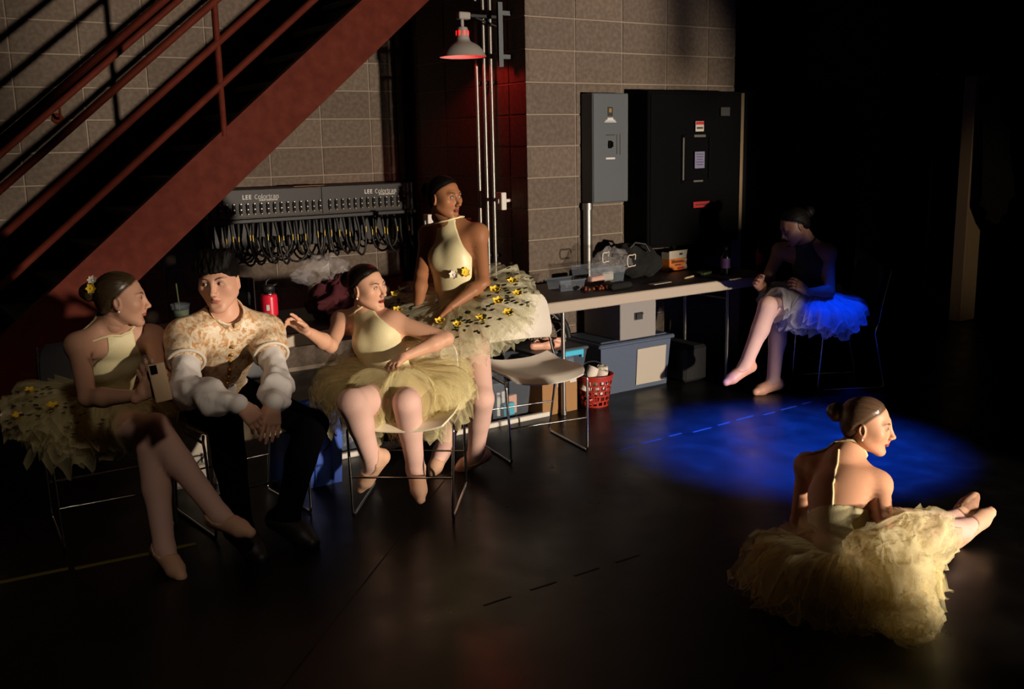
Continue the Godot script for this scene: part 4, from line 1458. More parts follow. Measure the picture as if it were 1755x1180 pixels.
const STAND := {
	"anL": Vector3(2.592, 0.080, -4.178),
	"toeL": Vector3(2.510, 0.020, -4.231),
	"knL": Vector3(2.524, 0.429, -3.994),
	"hipL": Vector3(2.649, 0.732, -4.272),
	"anR": Vector3(2.462, 0.100, -4.298),
	"knR": Vector3(2.518, 0.467, -4.150),
	"hipR": Vector3(2.509, 0.732, -4.312),
	"pelvis": Vector3(2.579, 0.782, -4.292),
	"neck": Vector3(2.661, 1.242, -4.469),
	"head": Vector3(2.643, 1.383, -4.488),
	"shR": Vector3(2.610, 1.185, -4.615),
	"shL": Vector3(2.746, 1.199, -4.335),
	"elL": Vector3(2.688, 0.960, -4.211),
	"wrL": Vector3(2.478, 0.857, -4.199),
	"haL": Vector3(2.397, 0.817, -4.189),
	"elR": Vector3(2.474, 1.000, -4.463),
	"wrR": Vector3(2.382, 0.812, -4.357),
	"haR": Vector3(2.333, 0.782, -4.288),
	"toeR": Vector3(2.372, 0.025, -4.238)}
const BLUE := {
	"pelvis": Vector3(5.360, 0.550, -4.220),
	"neck": Vector3(5.240, 0.970, -4.290),
	"head": Vector3(5.150, 1.090, -4.310),
	"shR": Vector3(5.160, 0.920, -4.430),
	"shL": Vector3(5.310, 0.920, -4.160),
	"hipL": Vector3(5.360, 0.530, -4.140),
	"hipR": Vector3(5.360, 0.530, -4.280),
	"knL": Vector3(4.880, 0.599, -4.274),
	"anL": Vector3(4.741, 0.220, -4.326),
	"toeL": Vector3(4.595, 0.140, -4.357),
	"knR": Vector3(5.094, 0.493, -4.375),
	"anR": Vector3(5.014, 0.074, -4.328),
	"toeR": Vector3(4.864, 0.039, -4.347),
	"elR": Vector3(5.030, 0.690, -4.450),
	"wrR": Vector3(4.870, 0.720, -4.350),
	"haR": Vector3(4.810, 0.770, -4.320),
	"elL": Vector3(5.260, 0.670, -4.100),
	"wrL": Vector3(5.060, 0.690, -4.120),
	"haL": Vector3(5.000, 0.740, -4.150)}
const FLOOR := {
	"pelvis": Vector3(2.909, 0.110, -2.184),
	"neck": Vector3(3.187, 0.402, -2.385),
	"head": Vector3(3.266, 0.534, -2.338),
	"shL": Vector3(3.165, 0.337, -2.539),
	"shR": Vector3(3.212, 0.328, -2.238),
	"anR": Vector3(3.627, 0.075, -2.131),
	"hipR": Vector3(2.959, 0.100, -2.099),
	"hipL": Vector3(2.959, 0.100, -2.269),
	"anL": Vector3(3.660, 0.085, -2.193),
	"knR": Vector3(3.293, 0.172, -2.115),
	"knL": Vector3(3.310, 0.153, -2.231),
	"toeR": Vector3(3.782, 0.137, -2.103),
	"toeL": Vector3(3.792, 0.175, -2.191),
	"elR": Vector3(3.020, 0.243, -2.068),
	"wrR": Vector3(3.130, 0.087, -2.178),
	"haR": Vector3(3.190, 0.067, -2.238),
	"elL": Vector3(3.185, 0.077, -2.589),
	"wrL": Vector3(3.385, 0.047, -2.509),
	"haL": Vector3(3.465, 0.017, -2.489)}

const RIGHT := Vector3(0.828, 0, 0.561)
const TOWARD := Vector3(-0.561, 0, 0.828)
var HEAD: Fld
var HEAD_BOY: Fld
var HAIR: ArrayMesh
var HAIR_BOY: ArrayMesh

func skin_mat(called: String) -> StandardMaterial3D:
	var m := mat(called, "ffffff", 0.48)
	m.vertex_color_use_as_albedo = true
	m.metallic_specular = 0.4
	return m

func look(fwd: Vector3, roll := 0.0) -> Basis:
	var z := fwd.normalized()
	var x := Vector3.UP.cross(z).normalized()
	return Basis(x, z.cross(x), z) * Basis(Vector3.BACK, roll)

func head_field(boy: bool) -> Fld:
	var f := Fld.new(Vector3(-0.1, -0.2, -0.12), Vector3(0.1, 0.13, 0.13), 0.0034)
	var I := Basis.IDENTITY
	var w := 1.05 if boy else 1.0
	f.cone(Vector3(0, -0.045, -0.022), Vector3(0, -0.105, -0.04), 0.05 * w, 0.040 * w, 0.02)
	f.ell(Vector3(0, 0.033, -0.014), I, Vector3(0.0725, 0.077, 0.092), 0.02)
	f.ell(Vector3(0, -0.03, 0.024), I, Vector3(0.0575 * w, 0.073, 0.064), 0.03)
	for s in [-1.0, 1.0]:
		f.cone(Vector3(s * 0.05 * w, -0.048, 0.004), Vector3(s * 0.017 * w, -0.094, 0.06), 0.016, 0.015, 0.03)
		f.ell(Vector3(s * 0.040, -0.017, 0.057), I, Vector3(0.021, 0.016, 0.016), 0.025)
		f.ell(Vector3(s * 0.047, -0.012, 0.028), I, Vector3(0.0215, 0.036, 0.036), 0.03)
	f.ell(Vector3(0, -0.099, 0.066), I, Vector3(0.019 * w, 0.014, 0.016), 0.022)
	f.cone(Vector3(-0.032, 0.024, 0.071), Vector3(0.032, 0.024, 0.071), 0.011, 0.011, 0.022)
	for s in [-1.0, 1.0]:
		f.ell(Vector3(s * 0.031, 0.007, 0.093), I, Vector3(0.019, 0.0115, 0.014), 0.016, true)
	f.cone(Vector3(0, 0.016, 0.081), Vector3(0, -0.026, 0.1035), 0.0072, 0.0085, 0.014)
	f.ell(Vector3(0, -0.030, 0.1045), I, Vector3(0.0105, 0.0085, 0.0095), 0.008)
	for s in [-1.0, 1.0]: f.ell(Vector3(s * 0.0115, -0.034, 0.095), I, Vector3(0.0065, 0.006, 0.009), 0.007)
	f.ell(Vector3(0, -0.045, 0.09), I, Vector3(0.008, 0.009, 0.006), 0.012)
	f.ell(Vector3(0, -0.0585, 0.0865), I, Vector3(0.0185, 0.0044, 0.0085), 0.006)
	f.ell(Vector3(0, -0.0672, 0.0855), I, Vector3(0.0155, 0.0052, 0.0085), 0.006)
	f.cone(Vector3(-0.02, -0.0632, 0.0945), Vector3(0.02, -0.0632, 0.0945), 0.0012, 0.0012, 0.004, true)
	f.ell(Vector3(0, -0.082, 0.087), I, Vector3(0.016, 0.005, 0.006), 0.012, true)
	for s in [-1.0, 1.0]:
		var b := Basis(Vector3.UP, s * 0.45) * Basis(Vector3.RIGHT, -0.2)
		f.ell(Vector3(s * 0.073, -0.008, -0.012), b, Vector3(0.0085, 0.031, 0.0185), 0.006)
		f.ell(Vector3(s * 0.081, -0.004, -0.008), b, Vector3(0.006, 0.019, 0.0095), 0.006, true)
	return f

func head_color(p: Vector3, pal: Dictionary) -> Color:
	var c: Color = pal.skin
	var ax := absf(p.x)
	if p.z > 0.03:
		var blush := clampf(1.0 - Vector2(ax - 0.042, (p.y + 0.024) * 1.2).length() / 0.026, 0.0, 1.0)
		c = c.lerp(pal.blush, blush * 0.55)
		var eye := clampf(1.3 - Vector2((ax - 0.031) / 0.02, (p.y - 0.011) / 0.011).length(), 0.0, 1.0)
		c = c.lerp(pal.shadow, eye * 0.7)
		var lip := Vector2(p.x / 0.0195, (p.y + 0.0628) / (0.0102 - 0.003 * ax / 0.02)).length()
		if p.z > 0.075: c = c.lerp(pal.lips, clampf((1.12 - lip) * 6.0, 0.0, 1.0))
		var arc := 0.0255 + 0.0055 * (1.0 - pow((ax - 0.036) / 0.02, 2.0))
		if ax > 0.013 and ax < 0.054 and p.z > 0.055: c = c.lerp(pal.brow, clampf(1.7 - absf(p.y - arc) / 0.0026, 0.0, 0.95) * clampf((0.056 - ax) / 0.02, 0.3, 1.0))
		var nos := Vector2((ax - 0.0065) / 0.0035, (p.y + 0.0385) / 0.0035).length()
		if p.z > 0.085: c = c.lerp(pal.brow, clampf(1.2 - nos, 0.0, 0.8))
	if not pal.boy:
		var h := hairline(p)
		if p.y > -0.05: c = c.lerp(pal.hair, smoothstep(0.007, -0.003, h))
	return c

func hairline(p: Vector3) -> float:
	# below zero where the pulled-back hair covers the head
	var h := 0.006 - p.dot(Vector3(0, 0.62, -0.785)) + 0.35 * maxf(0.0, absf(p.x) - 0.045)
	return maxf(h, 0.028 - Vector3((p.x - signf(p.x) * 0.078) * 0.7, p.y + 0.014, p.z + 0.004).length())

func eyes(m: MB, xf: Transform3D, gaze: Vector3, pal: Dictionary) -> void:
	var g := (xf.basis.inverse() * gaze).normalized()
	if g.z < 0.88: g = Vector3(g.x, g.y, 0.0).normalized() * 0.46 + Vector3(0, 0, 0.885)
	g = g.normalized()
	for s in [-1.0, 1.0]:
		var ce := Vector3(s * 0.0305, 0.0075, 0.0705)
		var rows := 30
		var cols := 40
		var i0 := m.v.size()
		m.ball(Vector3.ZERO, Vector3.ONE * 0.0138, Basis.IDENTITY, rows, cols)
		for i in range(i0, m.v.size()):
			var n: Vector3 = m.n[i]
			var u := n.x / 0.78
			var vv: float = n.y - s * 0.0 - 0.02
			var open := 0.44 * (1.0 - u * u)
			var c: Color = head_color(ce + n * 0.0138, pal)
			if n.z > 0.2:
				if absf(u) < 1.0 and vv < open and vv > -open * 0.72:
					var a := n.angle_to(g)
					c = pal.white
					if a < 0.58: c = pal.iris
					if a < 0.27: c = Color(0.004, 0.004, 0.005)
					if vv > open - 0.1: c = c.lerp(Color(0.01, 0.008, 0.008), 0.75)
				elif absf(u) < 1.12 and vv >= open and vv < open + 0.13: c = Color(0.012, 0.009, 0.008)
				elif absf(u) < 1.0 and vv <= -open * 0.72 and vv > -open * 0.72 - 0.07: c = c.lerp(Color(0.03, 0.02, 0.02), 0.5)
			m.c[i] = c
			m.v[i] = xf * (ce + m.v[i] + m.org) - m.org
			m.n[i] = (xf.basis * n).normalized()

func hair_mesh(boy: bool) -> ArrayMesh:
	var f := Fld.new(Vector3(-0.11, -0.11, -0.2), Vector3(0.11, 0.15, 0.13), 0.004)
	var I := Basis.IDENTITY
	var n := FastNoiseLite.new()
	n.frequency = 30.0
	n.seed = 4
	var strand := func(p: Vector3) -> float:  # locks running from the hairline back to the bun
		var ph := atan2(p.x, p.y + 0.02)
		return n.get_noise_2d(ph * 0.55 * (1.0 + 0.0 * p.z), p.z * 0.22) if p.z > -0.105 else n.get_noise_2d(atan2(p.x, p.y - 0.03) * 0.12, (p.z + p.x * 0.5) * 0.9)
	if boy:
		f.ell(Vector3(0, 0.045, -0.014), I, Vector3(0.0795, 0.081, 0.098), 0.02)
		for k in 9:
			var u := (k - 4) / 4.0
			f.cone(Vector3(u * 0.05 + 0.012, 0.112, 0.03), Vector3(u * 0.066 - 0.008, 0.052 + 0.014 * absf(u) + 0.006 * (k % 2), 0.086 - 0.034 * u * u), 0.026, 0.011, 0.012)
		f.cone(Vector3(0, -0.0, -0.06), Vector3(0, -0.055, -0.07), 0.055, 0.045, 0.02)
		f = f.cut(0.0, func(p):
			var front: float = -0.018 + p.y * 0.0 - p.z * 0.0
			return maxf(maxf(-0.075 - p.y, minf(p.z - 0.022 - p.y * 0.9, 0.05 - p.y)), front - 1.0))
		f.bias(func(p): return 0.006 * n.get_noise_3d(p.x * 1.6, p.y * 0.4, p.z * 0.6))
	else:
		f.ell(Vector3(0, 0.036, -0.016), I, Vector3(0.0765, 0.081, 0.096), 0.02)
		f.ell(Vector3(0, -0.01, -0.035), I, Vector3(0.067, 0.07, 0.07), 0.03)
		f.bias(func(p): return 0.0065 * smoothstep(-0.022, 0.004, hairline(p)))
		f = f.cut(0.0, func(p): return maxf(hairline(p), -0.07 - p.y))
		f.bias(func(p): return 0.0016 * strand.call(p))
		f.ell(Vector3(0, 0.03, -0.128), I, Vector3(0.04, 0.041, 0.03), 0.012)
		f.ell(Vector3(0.0, 0.03, -0.142), Basis(Vector3.BACK, 0.5), Vector3(0.029, 0.032, 0.026), 0.004)
	var m := MB.new()
	f.add_to(m, func(p, _n):
		var v: float = 1.0 + 0.75 * strand.call(p)
		return Color(v, v, v))
	return m.mesh()

func hand(m: MB, wrist: Vector3, dir: Vector3, palm: Vector3, thumb: float, curl: Array, color: Callable, sc := 0.92) -> void:
	# palm: the way the palm faces; thumb: +1 or -1, the side the thumb is on (of dir x palm)
	var y := dir.normalized()
	var z := (palm - y * palm.dot(y)).normalized()
	var x := y.cross(z) * thumb
	var f := Fld.new(wrist - Vector3.ONE * 0.20 * sc, wrist + Vector3.ONE * 0.20 * sc, 0.0036)
	var P := func(a: float, b: float, e: float) -> Vector3: return wrist + (x * a + y * b + z * e) * sc
	f.cone(P.call(0, -0.02, 0), P.call(0, 0.012, 0), 0.0225 * sc, 0.021 * sc, 0.015)
	var bx := [0.029, 0.010, -0.009, -0.027]
	var ln := [0.070, 0.078, 0.072, 0.056]
	for k in 4:
		f.cone(P.call(bx[k] * 0.55, 0.015, 0), P.call(bx[k], 0.083 - absf(k - 1) * 0.004, 0), 0.015 * sc, 0.0115 * sc, 0.014)
	f.ell(P.call(0.02, 0.035, 0.008), Basis(x, y, z), Vector3(0.018, 0.03, 0.014) * sc, 0.012)
	for k in 4:
		var p: Vector3 = P.call(bx[k], 0.083 - absf(k - 1) * 0.004, 0)
		var d: Vector3 = (y + x * bx[k] * 4.0).normalized()
		for j in 3:
			var an: float = curl[mini(k, curl.size() - 1)][j]
			var ax: Vector3 = d.cross(z).normalized()
			d = d.rotated(ax, an)
			var q: Vector3 = p + d * ln[k] * [0.46, 0.3, 0.24][j] * sc
			f.cone(p, q, (0.0092 - j * 0.001) * sc, (0.0084 - j * 0.001) * sc, 0.004)
			p = q
			z = z.rotated(ax, an)
		z = (palm - y * palm.dot(y)).normalized()
	var t0: Vector3 = P.call(0.018, 0.018, 0.006)
	var t1: Vector3 = P.call(0.043, 0.05, 0.018)
	var t2: Vector3 = P.call(0.05, 0.08, 0.026)
	var t3: Vector3 = P.call(0.046, 0.102, 0.03)
	f.cone(t0, t1, 0.014 * sc, 0.0112 * sc, 0.012)
	f.cone(t1, t2, 0.0106 * sc, 0.0094 * sc, 0.004)
	f.cone(t2, t3, 0.0094 * sc, 0.0074 * sc, 0.004)
	f.add_to(m, color)

func bounds(J: Dictionary) -> Array:
	var lo: Vector3 = J.pelvis
	var hi: Vector3 = J.pelvis
	for k in J:
		lo = lo.min(J[k])
		hi = hi.max(J[k])
	return [lo - Vector3.ONE * 0.17, hi + Vector3.ONE * 0.17]

func tulle(called: String, hex: String, alpha: float) -> StandardMaterial3D:
	var m := mat(called, hex, 0.75)
	m.transparency = BaseMaterial3D.TRANSPARENCY_ALPHA
	m.albedo_color = Color(Color(hex), alpha)
	m.vertex_color_use_as_albedo = true
	m.backlight_enabled = true
	m.backlight = Color(0.75, 0.7, 0.6)
	return m

var TOP := PackedVector3Array()

func tutu(parent: Node3D, og: Vector3, ce: Vector3, ax: Basis, R: float, layers: int, droop: float, caps: Array, mt: Material, sd: int, floor_y := 0.012, lump := 1.0, y_up := 0.05, called := "tutu", jag := 0.0, front := 0.0, curl := 0.07) -> MeshInstance3D:
	# layered gathered net: each layer an uneven ring with folds, laid over the body below it
	var n := FastNoiseLite.new()
	n.seed = sd
	n.frequency = 3.2
	n.fractal_octaves = 3
	var nf := FastNoiseLite.new()
	nf.seed = sd + 50
	nf.frequency = 1.0
	nf.fractal_octaves = 2
	var m := MB.new()
	m.org = og
	var na := 200
	var nr := 11
	for L in layers:
		var q := float(L) / maxf(1, layers - 1)
		var pts := PackedVector3Array()
		var al := PackedFloat32Array()
		var RL := R * (1.0 - 0.16 * q) * (0.95 + 0.05 * sin(L * 2.4))
		for i in nr:
			var v := i / float(nr - 1)
			for j in na:
				var w := TAU * j / na
				var cw := Vector3(cos(w), 0, sin(w))
				var edge := n.get_noise_3d(cw.x * 0.9 + L * 7.0, cw.z * 0.9, 3.0)
				var r := lerpf(0.105, RL * (1.0 + 0.16 * lump * edge + jag * (0.5 - absf(fposmod(j / 10.0 + L * 0.37, 1.0) - 0.5)) * 0.3), v)
				r *= 1.0 - front * v * pow(maxf(0.0, sin(w)), 2.0)
				var fold := sin(w * (15 + L % 3 * 4) + L * 1.7 + 5.0 * edge) * 0.5 + sin(w * (31 + L * 2) + 8.0 * edge + L) * 0.32 + nf.get_noise_3d(cw.x * 9.0, v * 2.0, cw.z * 9.0 + L * 5.0) * 0.9
				var y := lerpf(0.02, y_up - q * droop - 0.06 * L / layers, v) - droop * v * v * 0.45 + fold * 0.038 * lump * pow(v, 1.3) + 0.05 * lump * n.get_noise_3d(cw.x * 1.6, L * 3.0, cw.z * 1.6) * v
				y -= curl * smoothstep(0.66, 1.0, v) * (0.75 + 0.8 * edge)
				r -= 0.5 * curl * smoothstep(0.8, 1.0, v)
				w += 0.05 * v * sin(w * 23.0 + L * 2.0) + 0.04 * v * nf.get_noise_3d(cw.x * 6.0, L * 4.0, cw.z * 6.0)
				var p := ce + ax * Vector3(r * cos(w), y, r * sin(w))
				for c in caps:
					var ba: Vector3 = c[1] - c[0]
					var h := clampf((p - c[0]).dot(ba) / maxf(ba.length_squared(), 1e-6), 0.0, 1.0)
					var dv: Vector3 = p - c[0] - ba * h
					var need: float = c[2] + 0.006 + 0.006 * (layers - L) + 0.008 * fold * v
					if dv.length() < need:
						var up := (dv.normalized() + Vector3.UP * 0.8).normalized()
						p += up * (need - dv.length())
				var low := floor_y + 0.003 * (layers - L) + 0.012 * maxf(0.0, fold + 0.4)
				if p.y < low:
					p += (cw.x * ax.x + cw.z * ax.z) * Vector3(1, 0, 1) * (low - p.y) * 0.25
					p.y = low
				pts.append(p)
				al.append(clampf(0.62 + 0.35 * fold + (0.5 if i == nr - 1 else 0.0) - 0.1 * v, 0.25, 1.4))
		if L == 0: TOP = pts
		var i0 := m.v.size()
		m.grid(nr, na, pts, true)
		for k in range(i0, m.v.size()): m.c[k] = Color(1, 1, 1, al[k - i0])
	return part(called, m, mt, parent)

func flower(m: MB, at: Vector3, up: Vector3, r: float, petals: int, sd: float) -> void:
	var z := up.normalized()
	var x := z.cross(Vector3(0.3, 0.2, 0.9)).normalized()
	var y := z.cross(x)
	for k in petals:
		var w := TAU * k / petals + sd
		var d := x * cos(w) + y * sin(w)
		var s := z.cross(d)
		var pts := PackedVector3Array()
		for i in 4:
			var v := i / 3.0
			for j in 5:
				var u := j / 2.0 - 1.0
				pts.append(at + d * r * v * (1.0 - 0.15 * u * u) + s * u * r * 0.5 * sin(PI * (0.12 + 0.8 * v)) + z * r * (0.45 * v * v + 0.12 * u * u))
		m.grid(4, 5, pts)
	m.ball(at + z * r * 0.15, Vector3.ONE * r * 0.22, Basis.IDENTITY, 6, 8)

func on_tutu(R: float, r: float, w: float) -> Vector3:  # a point on the top layer made last
	var i := clampi(roundi((r - 0.105) / (R - 0.105) * 10.0), 0, 10)
	return TOP[i * 200 + posmod(roundi(w / TAU * 200.0), 200)]

func garland(parent: Node3D, og: Vector3, R: float, ax: Basis, spots: Array, avoid := []) -> void:
	# yellow flowers with dark leaf sprigs, sewn on the top layer; spots: [angle, radius, size]
	for q in spots:
		var m := MB.new()
		m.org = og
		var p := on_tutu(R, q[1], q[0]) + ax.y * 0.004
		flower(m, p, ax.y + Vector3(0, 0.2, 0.3), q[2] * 1.25, 5, q[0] * 3.0)
		var fl := part("flower", m, M.petal_yellow, parent, "small yellow cloth flower")
		m = MB.new()
		m.org = og
		for k in 12:
			var a: float = q[0] + rng.randf_range(-0.34, 0.34)
			var rr: float = q[1] + rng.randf_range(-0.07, 0.07)
			var c := on_tutu(R, rr, a) + ax.y * 0.006
			var clear := true
			for b in avoid:
				if (c - Geometry3D.get_closest_point_to_segment(c, b[0], b[1])).length() < 0.085: clear = false
			if not clear: continue
			var d: Vector3 = (ax * Vector3(cos(k * 2.1), 0.1, sin(k * 2.1))).normalized() * q[2] * 1.5
			var s: Vector3 = d.cross(ax.y) * 0.35
			m.quad(c - s * 0.3, c + d * 0.5 - s, c + d, c + d * 0.5 + s)
			m.quad(c + d * 0.5 + s, c + d, c + d * 0.5 - s, c - s * 0.3)
		part("leaf_sprig", m, M.leaf, fl).set_meta("kind", "stuff")

func trunk_into(f: Fld, J: Dictionary, tb: Basis, pb: Basis, s: float, boy: bool) -> void:
	var up := tb.y
	var T := func(t: float, a := 0.0, b := 0.0) -> Vector3: return J.pelvis.lerp(J.neck, t) + tb.x * a * s + tb.z * b * s
	f.ell(J.pelvis, pb, Vector3(0.142, 0.098, 0.102) * s, 0.04)
	f.ell(T.call(0.34, 0.0, -0.004), tb, Vector3(0.107, 0.115, 0.078) * s, 0.05)
	f.ell(T.call(0.62, 0.0, 0.0), tb, Vector3(0.127 + (0.012 if boy else 0.0), 0.135, 0.092) * s, 0.05)
	f.cone(J.shL.lerp(J.neck, 0.3) - up * 0.035 * s, J.shR.lerp(J.neck, 0.3) - up * 0.035 * s, 0.055 * s, 0.055 * s, 0.05)
	if not boy:
		for k in [-1, 1]: f.ell(T.call(0.64, k * 0.054, 0.052), tb, Vector3(0.046, 0.05, 0.036) * s, 0.04)
	f.ell(T.call(0.95), tb, Vector3(0.064, 0.06, 0.054) * s, 0.04)
	f.cone(J.shL, J.neck + up * 0.03, 0.036 * s, 0.035 * s, 0.04)
	f.cone(J.shR, J.neck + up * 0.03, 0.036 * s, 0.035 * s, 0.04)

func person(J: Dictionary, o: Dictionary) -> Node3D:
	var og := Vector3(J.pelvis.x, 0, J.pelvis.z)
	var who := thing("person", o.label, "person", og, 0.0)
	var B := bounds(J)
	var f := Fld.new(B[0], B[1], 0.011)
	var s: float = o.get("scale", 1.0)
	var boy: bool = o.get("boy", false)
	var up: Vector3 = (J.neck - J.pelvis).normalized()
	var sd: Vector3 = J.shL - J.shR
	sd = (sd - up * sd.dot(up)).normalized()
	var tb := Basis(sd, up, sd.cross(up))
	var pu: Vector3 = up if not o.has("pelvis_up") else o.pelvis_up.normalized()
	var ps: Vector3 = J.hipL - J.hipR
	ps = (ps - pu * ps.dot(pu)).normalized()
	var pb := Basis(ps, pu, ps.cross(pu))
	trunk_into(f, J, tb, pb, s, boy)
	var trunk := f.copy()
	# legs
	for k in ["L", "R"]:
		var h: Vector3 = J["hip" + k]
		var kn: Vector3 = J["kn" + k]
		var an: Vector3 = J["an" + k]
		var toe: Vector3 = J["toe" + k]
		var back := ((h - kn).normalized() + (an - kn).normalized())
		back = -back.normalized() if back.length() > 0.12 else pb.z
		f.cone(h, kn, 0.083 * s, 0.052 * s, 0.03)
		f.ell(kn + back * 0.004, Basis.IDENTITY, Vector3.ONE * 0.053 * s, 0.02)
		f.cone(kn, an, 0.049 * s, 0.031 * s, 0.02)
		var sh := (an - kn)
		var side := sh.normalized()
		var cb := -(back - side * back.dot(side))
		cb = cb.normalized() if cb.length() > 0.05 else -pb.z
		f.cone(kn + sh * 0.14 + cb * 0.012 * s, kn + sh * 0.38 + cb * 0.016 * s, 0.047 * s, 0.045 * s, 0.04)
		f.cone(kn + sh * 0.38 + cb * 0.014 * s, an, 0.042 * s, 0.03 * s, 0.03)
		var fd := (toe - an).normalized()
		var dn := (side - fd * side.dot(fd)).normalized()
		var heel := an - fd * 0.035 * s + dn * 0.032 * s
		var ballp := an.lerp(toe, 0.68) + dn * 0.02 * s
		f.cone(an, heel, 0.03 * s, 0.027 * s, 0.02)
		f.cone(an, ballp, 0.031 * s, 0.025 * s, 0.025)
		f.cone(heel, ballp, 0.026 * s, 0.027 * s, 0.02)
		f.cone(ballp, toe + dn * 0.018 * s, 0.026 * s, 0.016 * s, 0.015)
		var gl := h - pb.z * 0.045 * s - pb.y * 0.01
		f.ell(gl, pb, Vector3(0.08, 0.085, 0.075) * s, 0.04)
	var lower := f.copy()
	# arms
	var arms := Fld.new(B[0], B[1], 0.011)
	for g: Fld in [f, arms]:
		for k in ["L", "R"]:
			var sp: Vector3 = J["sh" + k]
			var e: Vector3 = J["el" + k]
			var w: Vector3 = J["wr" + k]
			g.ell(sp, Basis.IDENTITY, Vector3.ONE * 0.05 * s, 0.03)
			g.cone(sp, e, 0.044 * s, 0.034 * s, 0.03)
			g.cone(e, e.lerp(w, 0.3), 0.034 * s, 0.036 * s, 0.015)
			g.cone(e.lerp(w, 0.3), w, 0.036 * s, 0.0215 * s, 0.02)
	var hb: Basis = look(o.face, o.get("roll", 0.0))
	var hs: float = o.get("head_scale", 0.97)
	var hx := Transform3D(hb.scaled(Vector3.ONE * hs), J.head)
	f.cone(J.neck - up * 0.02, hx * Vector3(0, -0.08, -0.03), 0.05 * s, 0.046 * s, 0.035)
	var pal: Dictionary = o.pal
	var m := MB.new()
	m.org = og
	f.add_to(m, func(_p, _n): return pal.skin)
	(HEAD_BOY if boy else HEAD).add_to(m, func(p, _n): return head_color(p, pal), hx)
	eyes(m, hx, o.get("gaze", o.face), pal)
	for h in o.hands: hand(m, h[0], h[1], h[2], h[3], h[4], func(_p, _n): return pal.skin, s * 0.94)
	part("body", m, o.skin, who)
	# hair
	var hr := inst("hair", HAIR_BOY if boy else HAIR, o.hair, who)
	hr.transform = Transform3D(hx.basis, hx.origin - og)
	if o.get("hair_flower", false):
		for q in [[Vector3(-0.046, 0.05, -0.108), Vector3(-0.9, 0.2, -0.2), 0.023, 6, M.petal_yellow, "yellow cloth flower beside the bun"], [Vector3(-0.04, 0.082, -0.104), Vector3(-0.8, 0.5, -0.2), 0.021, 7, M.petal_white, "white cloth flower beside the bun"]]:
			m = MB.new()
			flower(m, q[0], q[1], q[2], q[3], 0.3)
			part("hair_flower", m, q[4], hr, q[5])
	if o.get("earring", false):
		for k in [-1, 1]:
			m = MB.new()
			m.org = og
			m.ball(hx * Vector3(k * 0.08, -0.042, -0.003), Vector3.ONE * 0.0055)
			part("earring", m, M.pearl, who)
	o.f = f; o.trunk = trunk; o.lower = lower; o.arms = arms; o.tb = tb; o.pb = pb; o.og = og; o.s = s; o.hx = hx
	return who

func surf(f: Fld, from: Vector3, dir: Vector3) -> Vector3:
	# the first point outside the field along dir
	var p := from
	for k in 60:
		var g := Vector3i(((p - f.o) / f.c).round())
		if f.d[(g.z * f.ny + g.y) * f.nx + g.x] > 0.001: break
		p += dir * 0.003
	return p

func leotard(who: Node3D, J: Dictionary, o: Dictionary, mt: Material) -> void:
	var tb: Basis = o.tb
	var s: float = o.s
	var Ln: float = (J.neck - J.pelvis).length()
	var low: float = o.get("back_low", 0.16)
	var mid: Vector3 = J.pelvis.lerp(J.neck, 0.45)
	var g := Fld.new(mid - Vector3.ONE * 0.36, mid + Vector3.ONE * 0.36, 0.0072)
	trunk_into(g, J, tb, o.pb, s, false)
	var f: Fld = g.cut(0.006, func(p):
		var q: Vector3 = p - J.pelvis
		var y: float = q.dot(tb.y) / Ln
		var x: float = absf(q.dot(tb.x)) / s
		var z: float = q.dot(tb.z) / s
		var top := lerpf(low, 0.60, smoothstep(-0.05, 0.045, z)) / 1.0
		var wid := lerpf(0.132, 0.056, smoothstep(0.5, 0.98, y))
		var a := minf((y - top) * Ln, maxf(-z + 0.01, x - wid))
		return maxf(a, maxf((y - 1.02) * Ln, -y * Ln - 0.11)))
	var m := MB.new()
	m.org = o.og
	f.add_to(m, func(_p, _n): return Color.WHITE)
	var lt := part("leotard", m, mt, who)
	m = MB.new()
	m.org = o.og
	var ring := []
	for k in 24:
		var w := TAU * k / 24
		var c: Vector3 = J.neck + tb.y * (0.026 - 0.022 * sin(w))
		ring.append(surf(o.f, c, tb.x * cos(w) + tb.z * sin(w)))
	m.tube(ring, 0.0055, 6, -1.0, true)
	part("neck_band", m, mt, lt)

func tights(who: Node3D, J: Dictionary, o: Dictionary, mt: Material, shoe_m: Material, shoe := "ballet_shoe") -> void:
	var m := MB.new()
	m.org = o.og
	var f: Fld = o.lower.cut(0.004, func(p): return minf((p - J.pelvis).dot(o.pb.y) - 0.03, 0.27 - (p - Geometry3D.get_closest_point_to_segment(p, J.pelvis, J.neck)).length()))
	f.add_to(m, func(_p, _n): return Color.WHITE)
	part("tights", m, mt, who)
	for k in ["L", "R"]:
		var an: Vector3 = J["an" + k]
		var toe: Vector3 = J["toe" + k]
		var kn: Vector3 = J["kn" + k]
		var fd := (toe - an).normalized()
		var side := (an - kn).normalized()
		var dn := (side - fd * side.dot(fd)).normalized()
		var nn := (-dn + fd * 0.0).normalized()
		var open := an + fd * 0.05
		f = o.lower.cut(0.0085, func(p):
			var q: Vector3 = p - an
			var t: float = q.dot(fd)
			var hgt: float = -q.dot(dn)
			var far: float = maxf((q - fd * clampf(t, -0.04, 0.19)).length() - 0.085, 0.0)
			return maxf(far if far > 0 else -0.05, hgt - (0.0 + 0.16 * maxf(0.0, -t - 0.0) if t < 0.0 else lerpf(-0.004, 0.04, smoothstep(0.045, 0.085, t)))))
		m = MB.new()
		m.org = o.og
		f.add_to(m, func(_p, _n): return Color.WHITE)
		part(shoe, m, shoe_m, who)

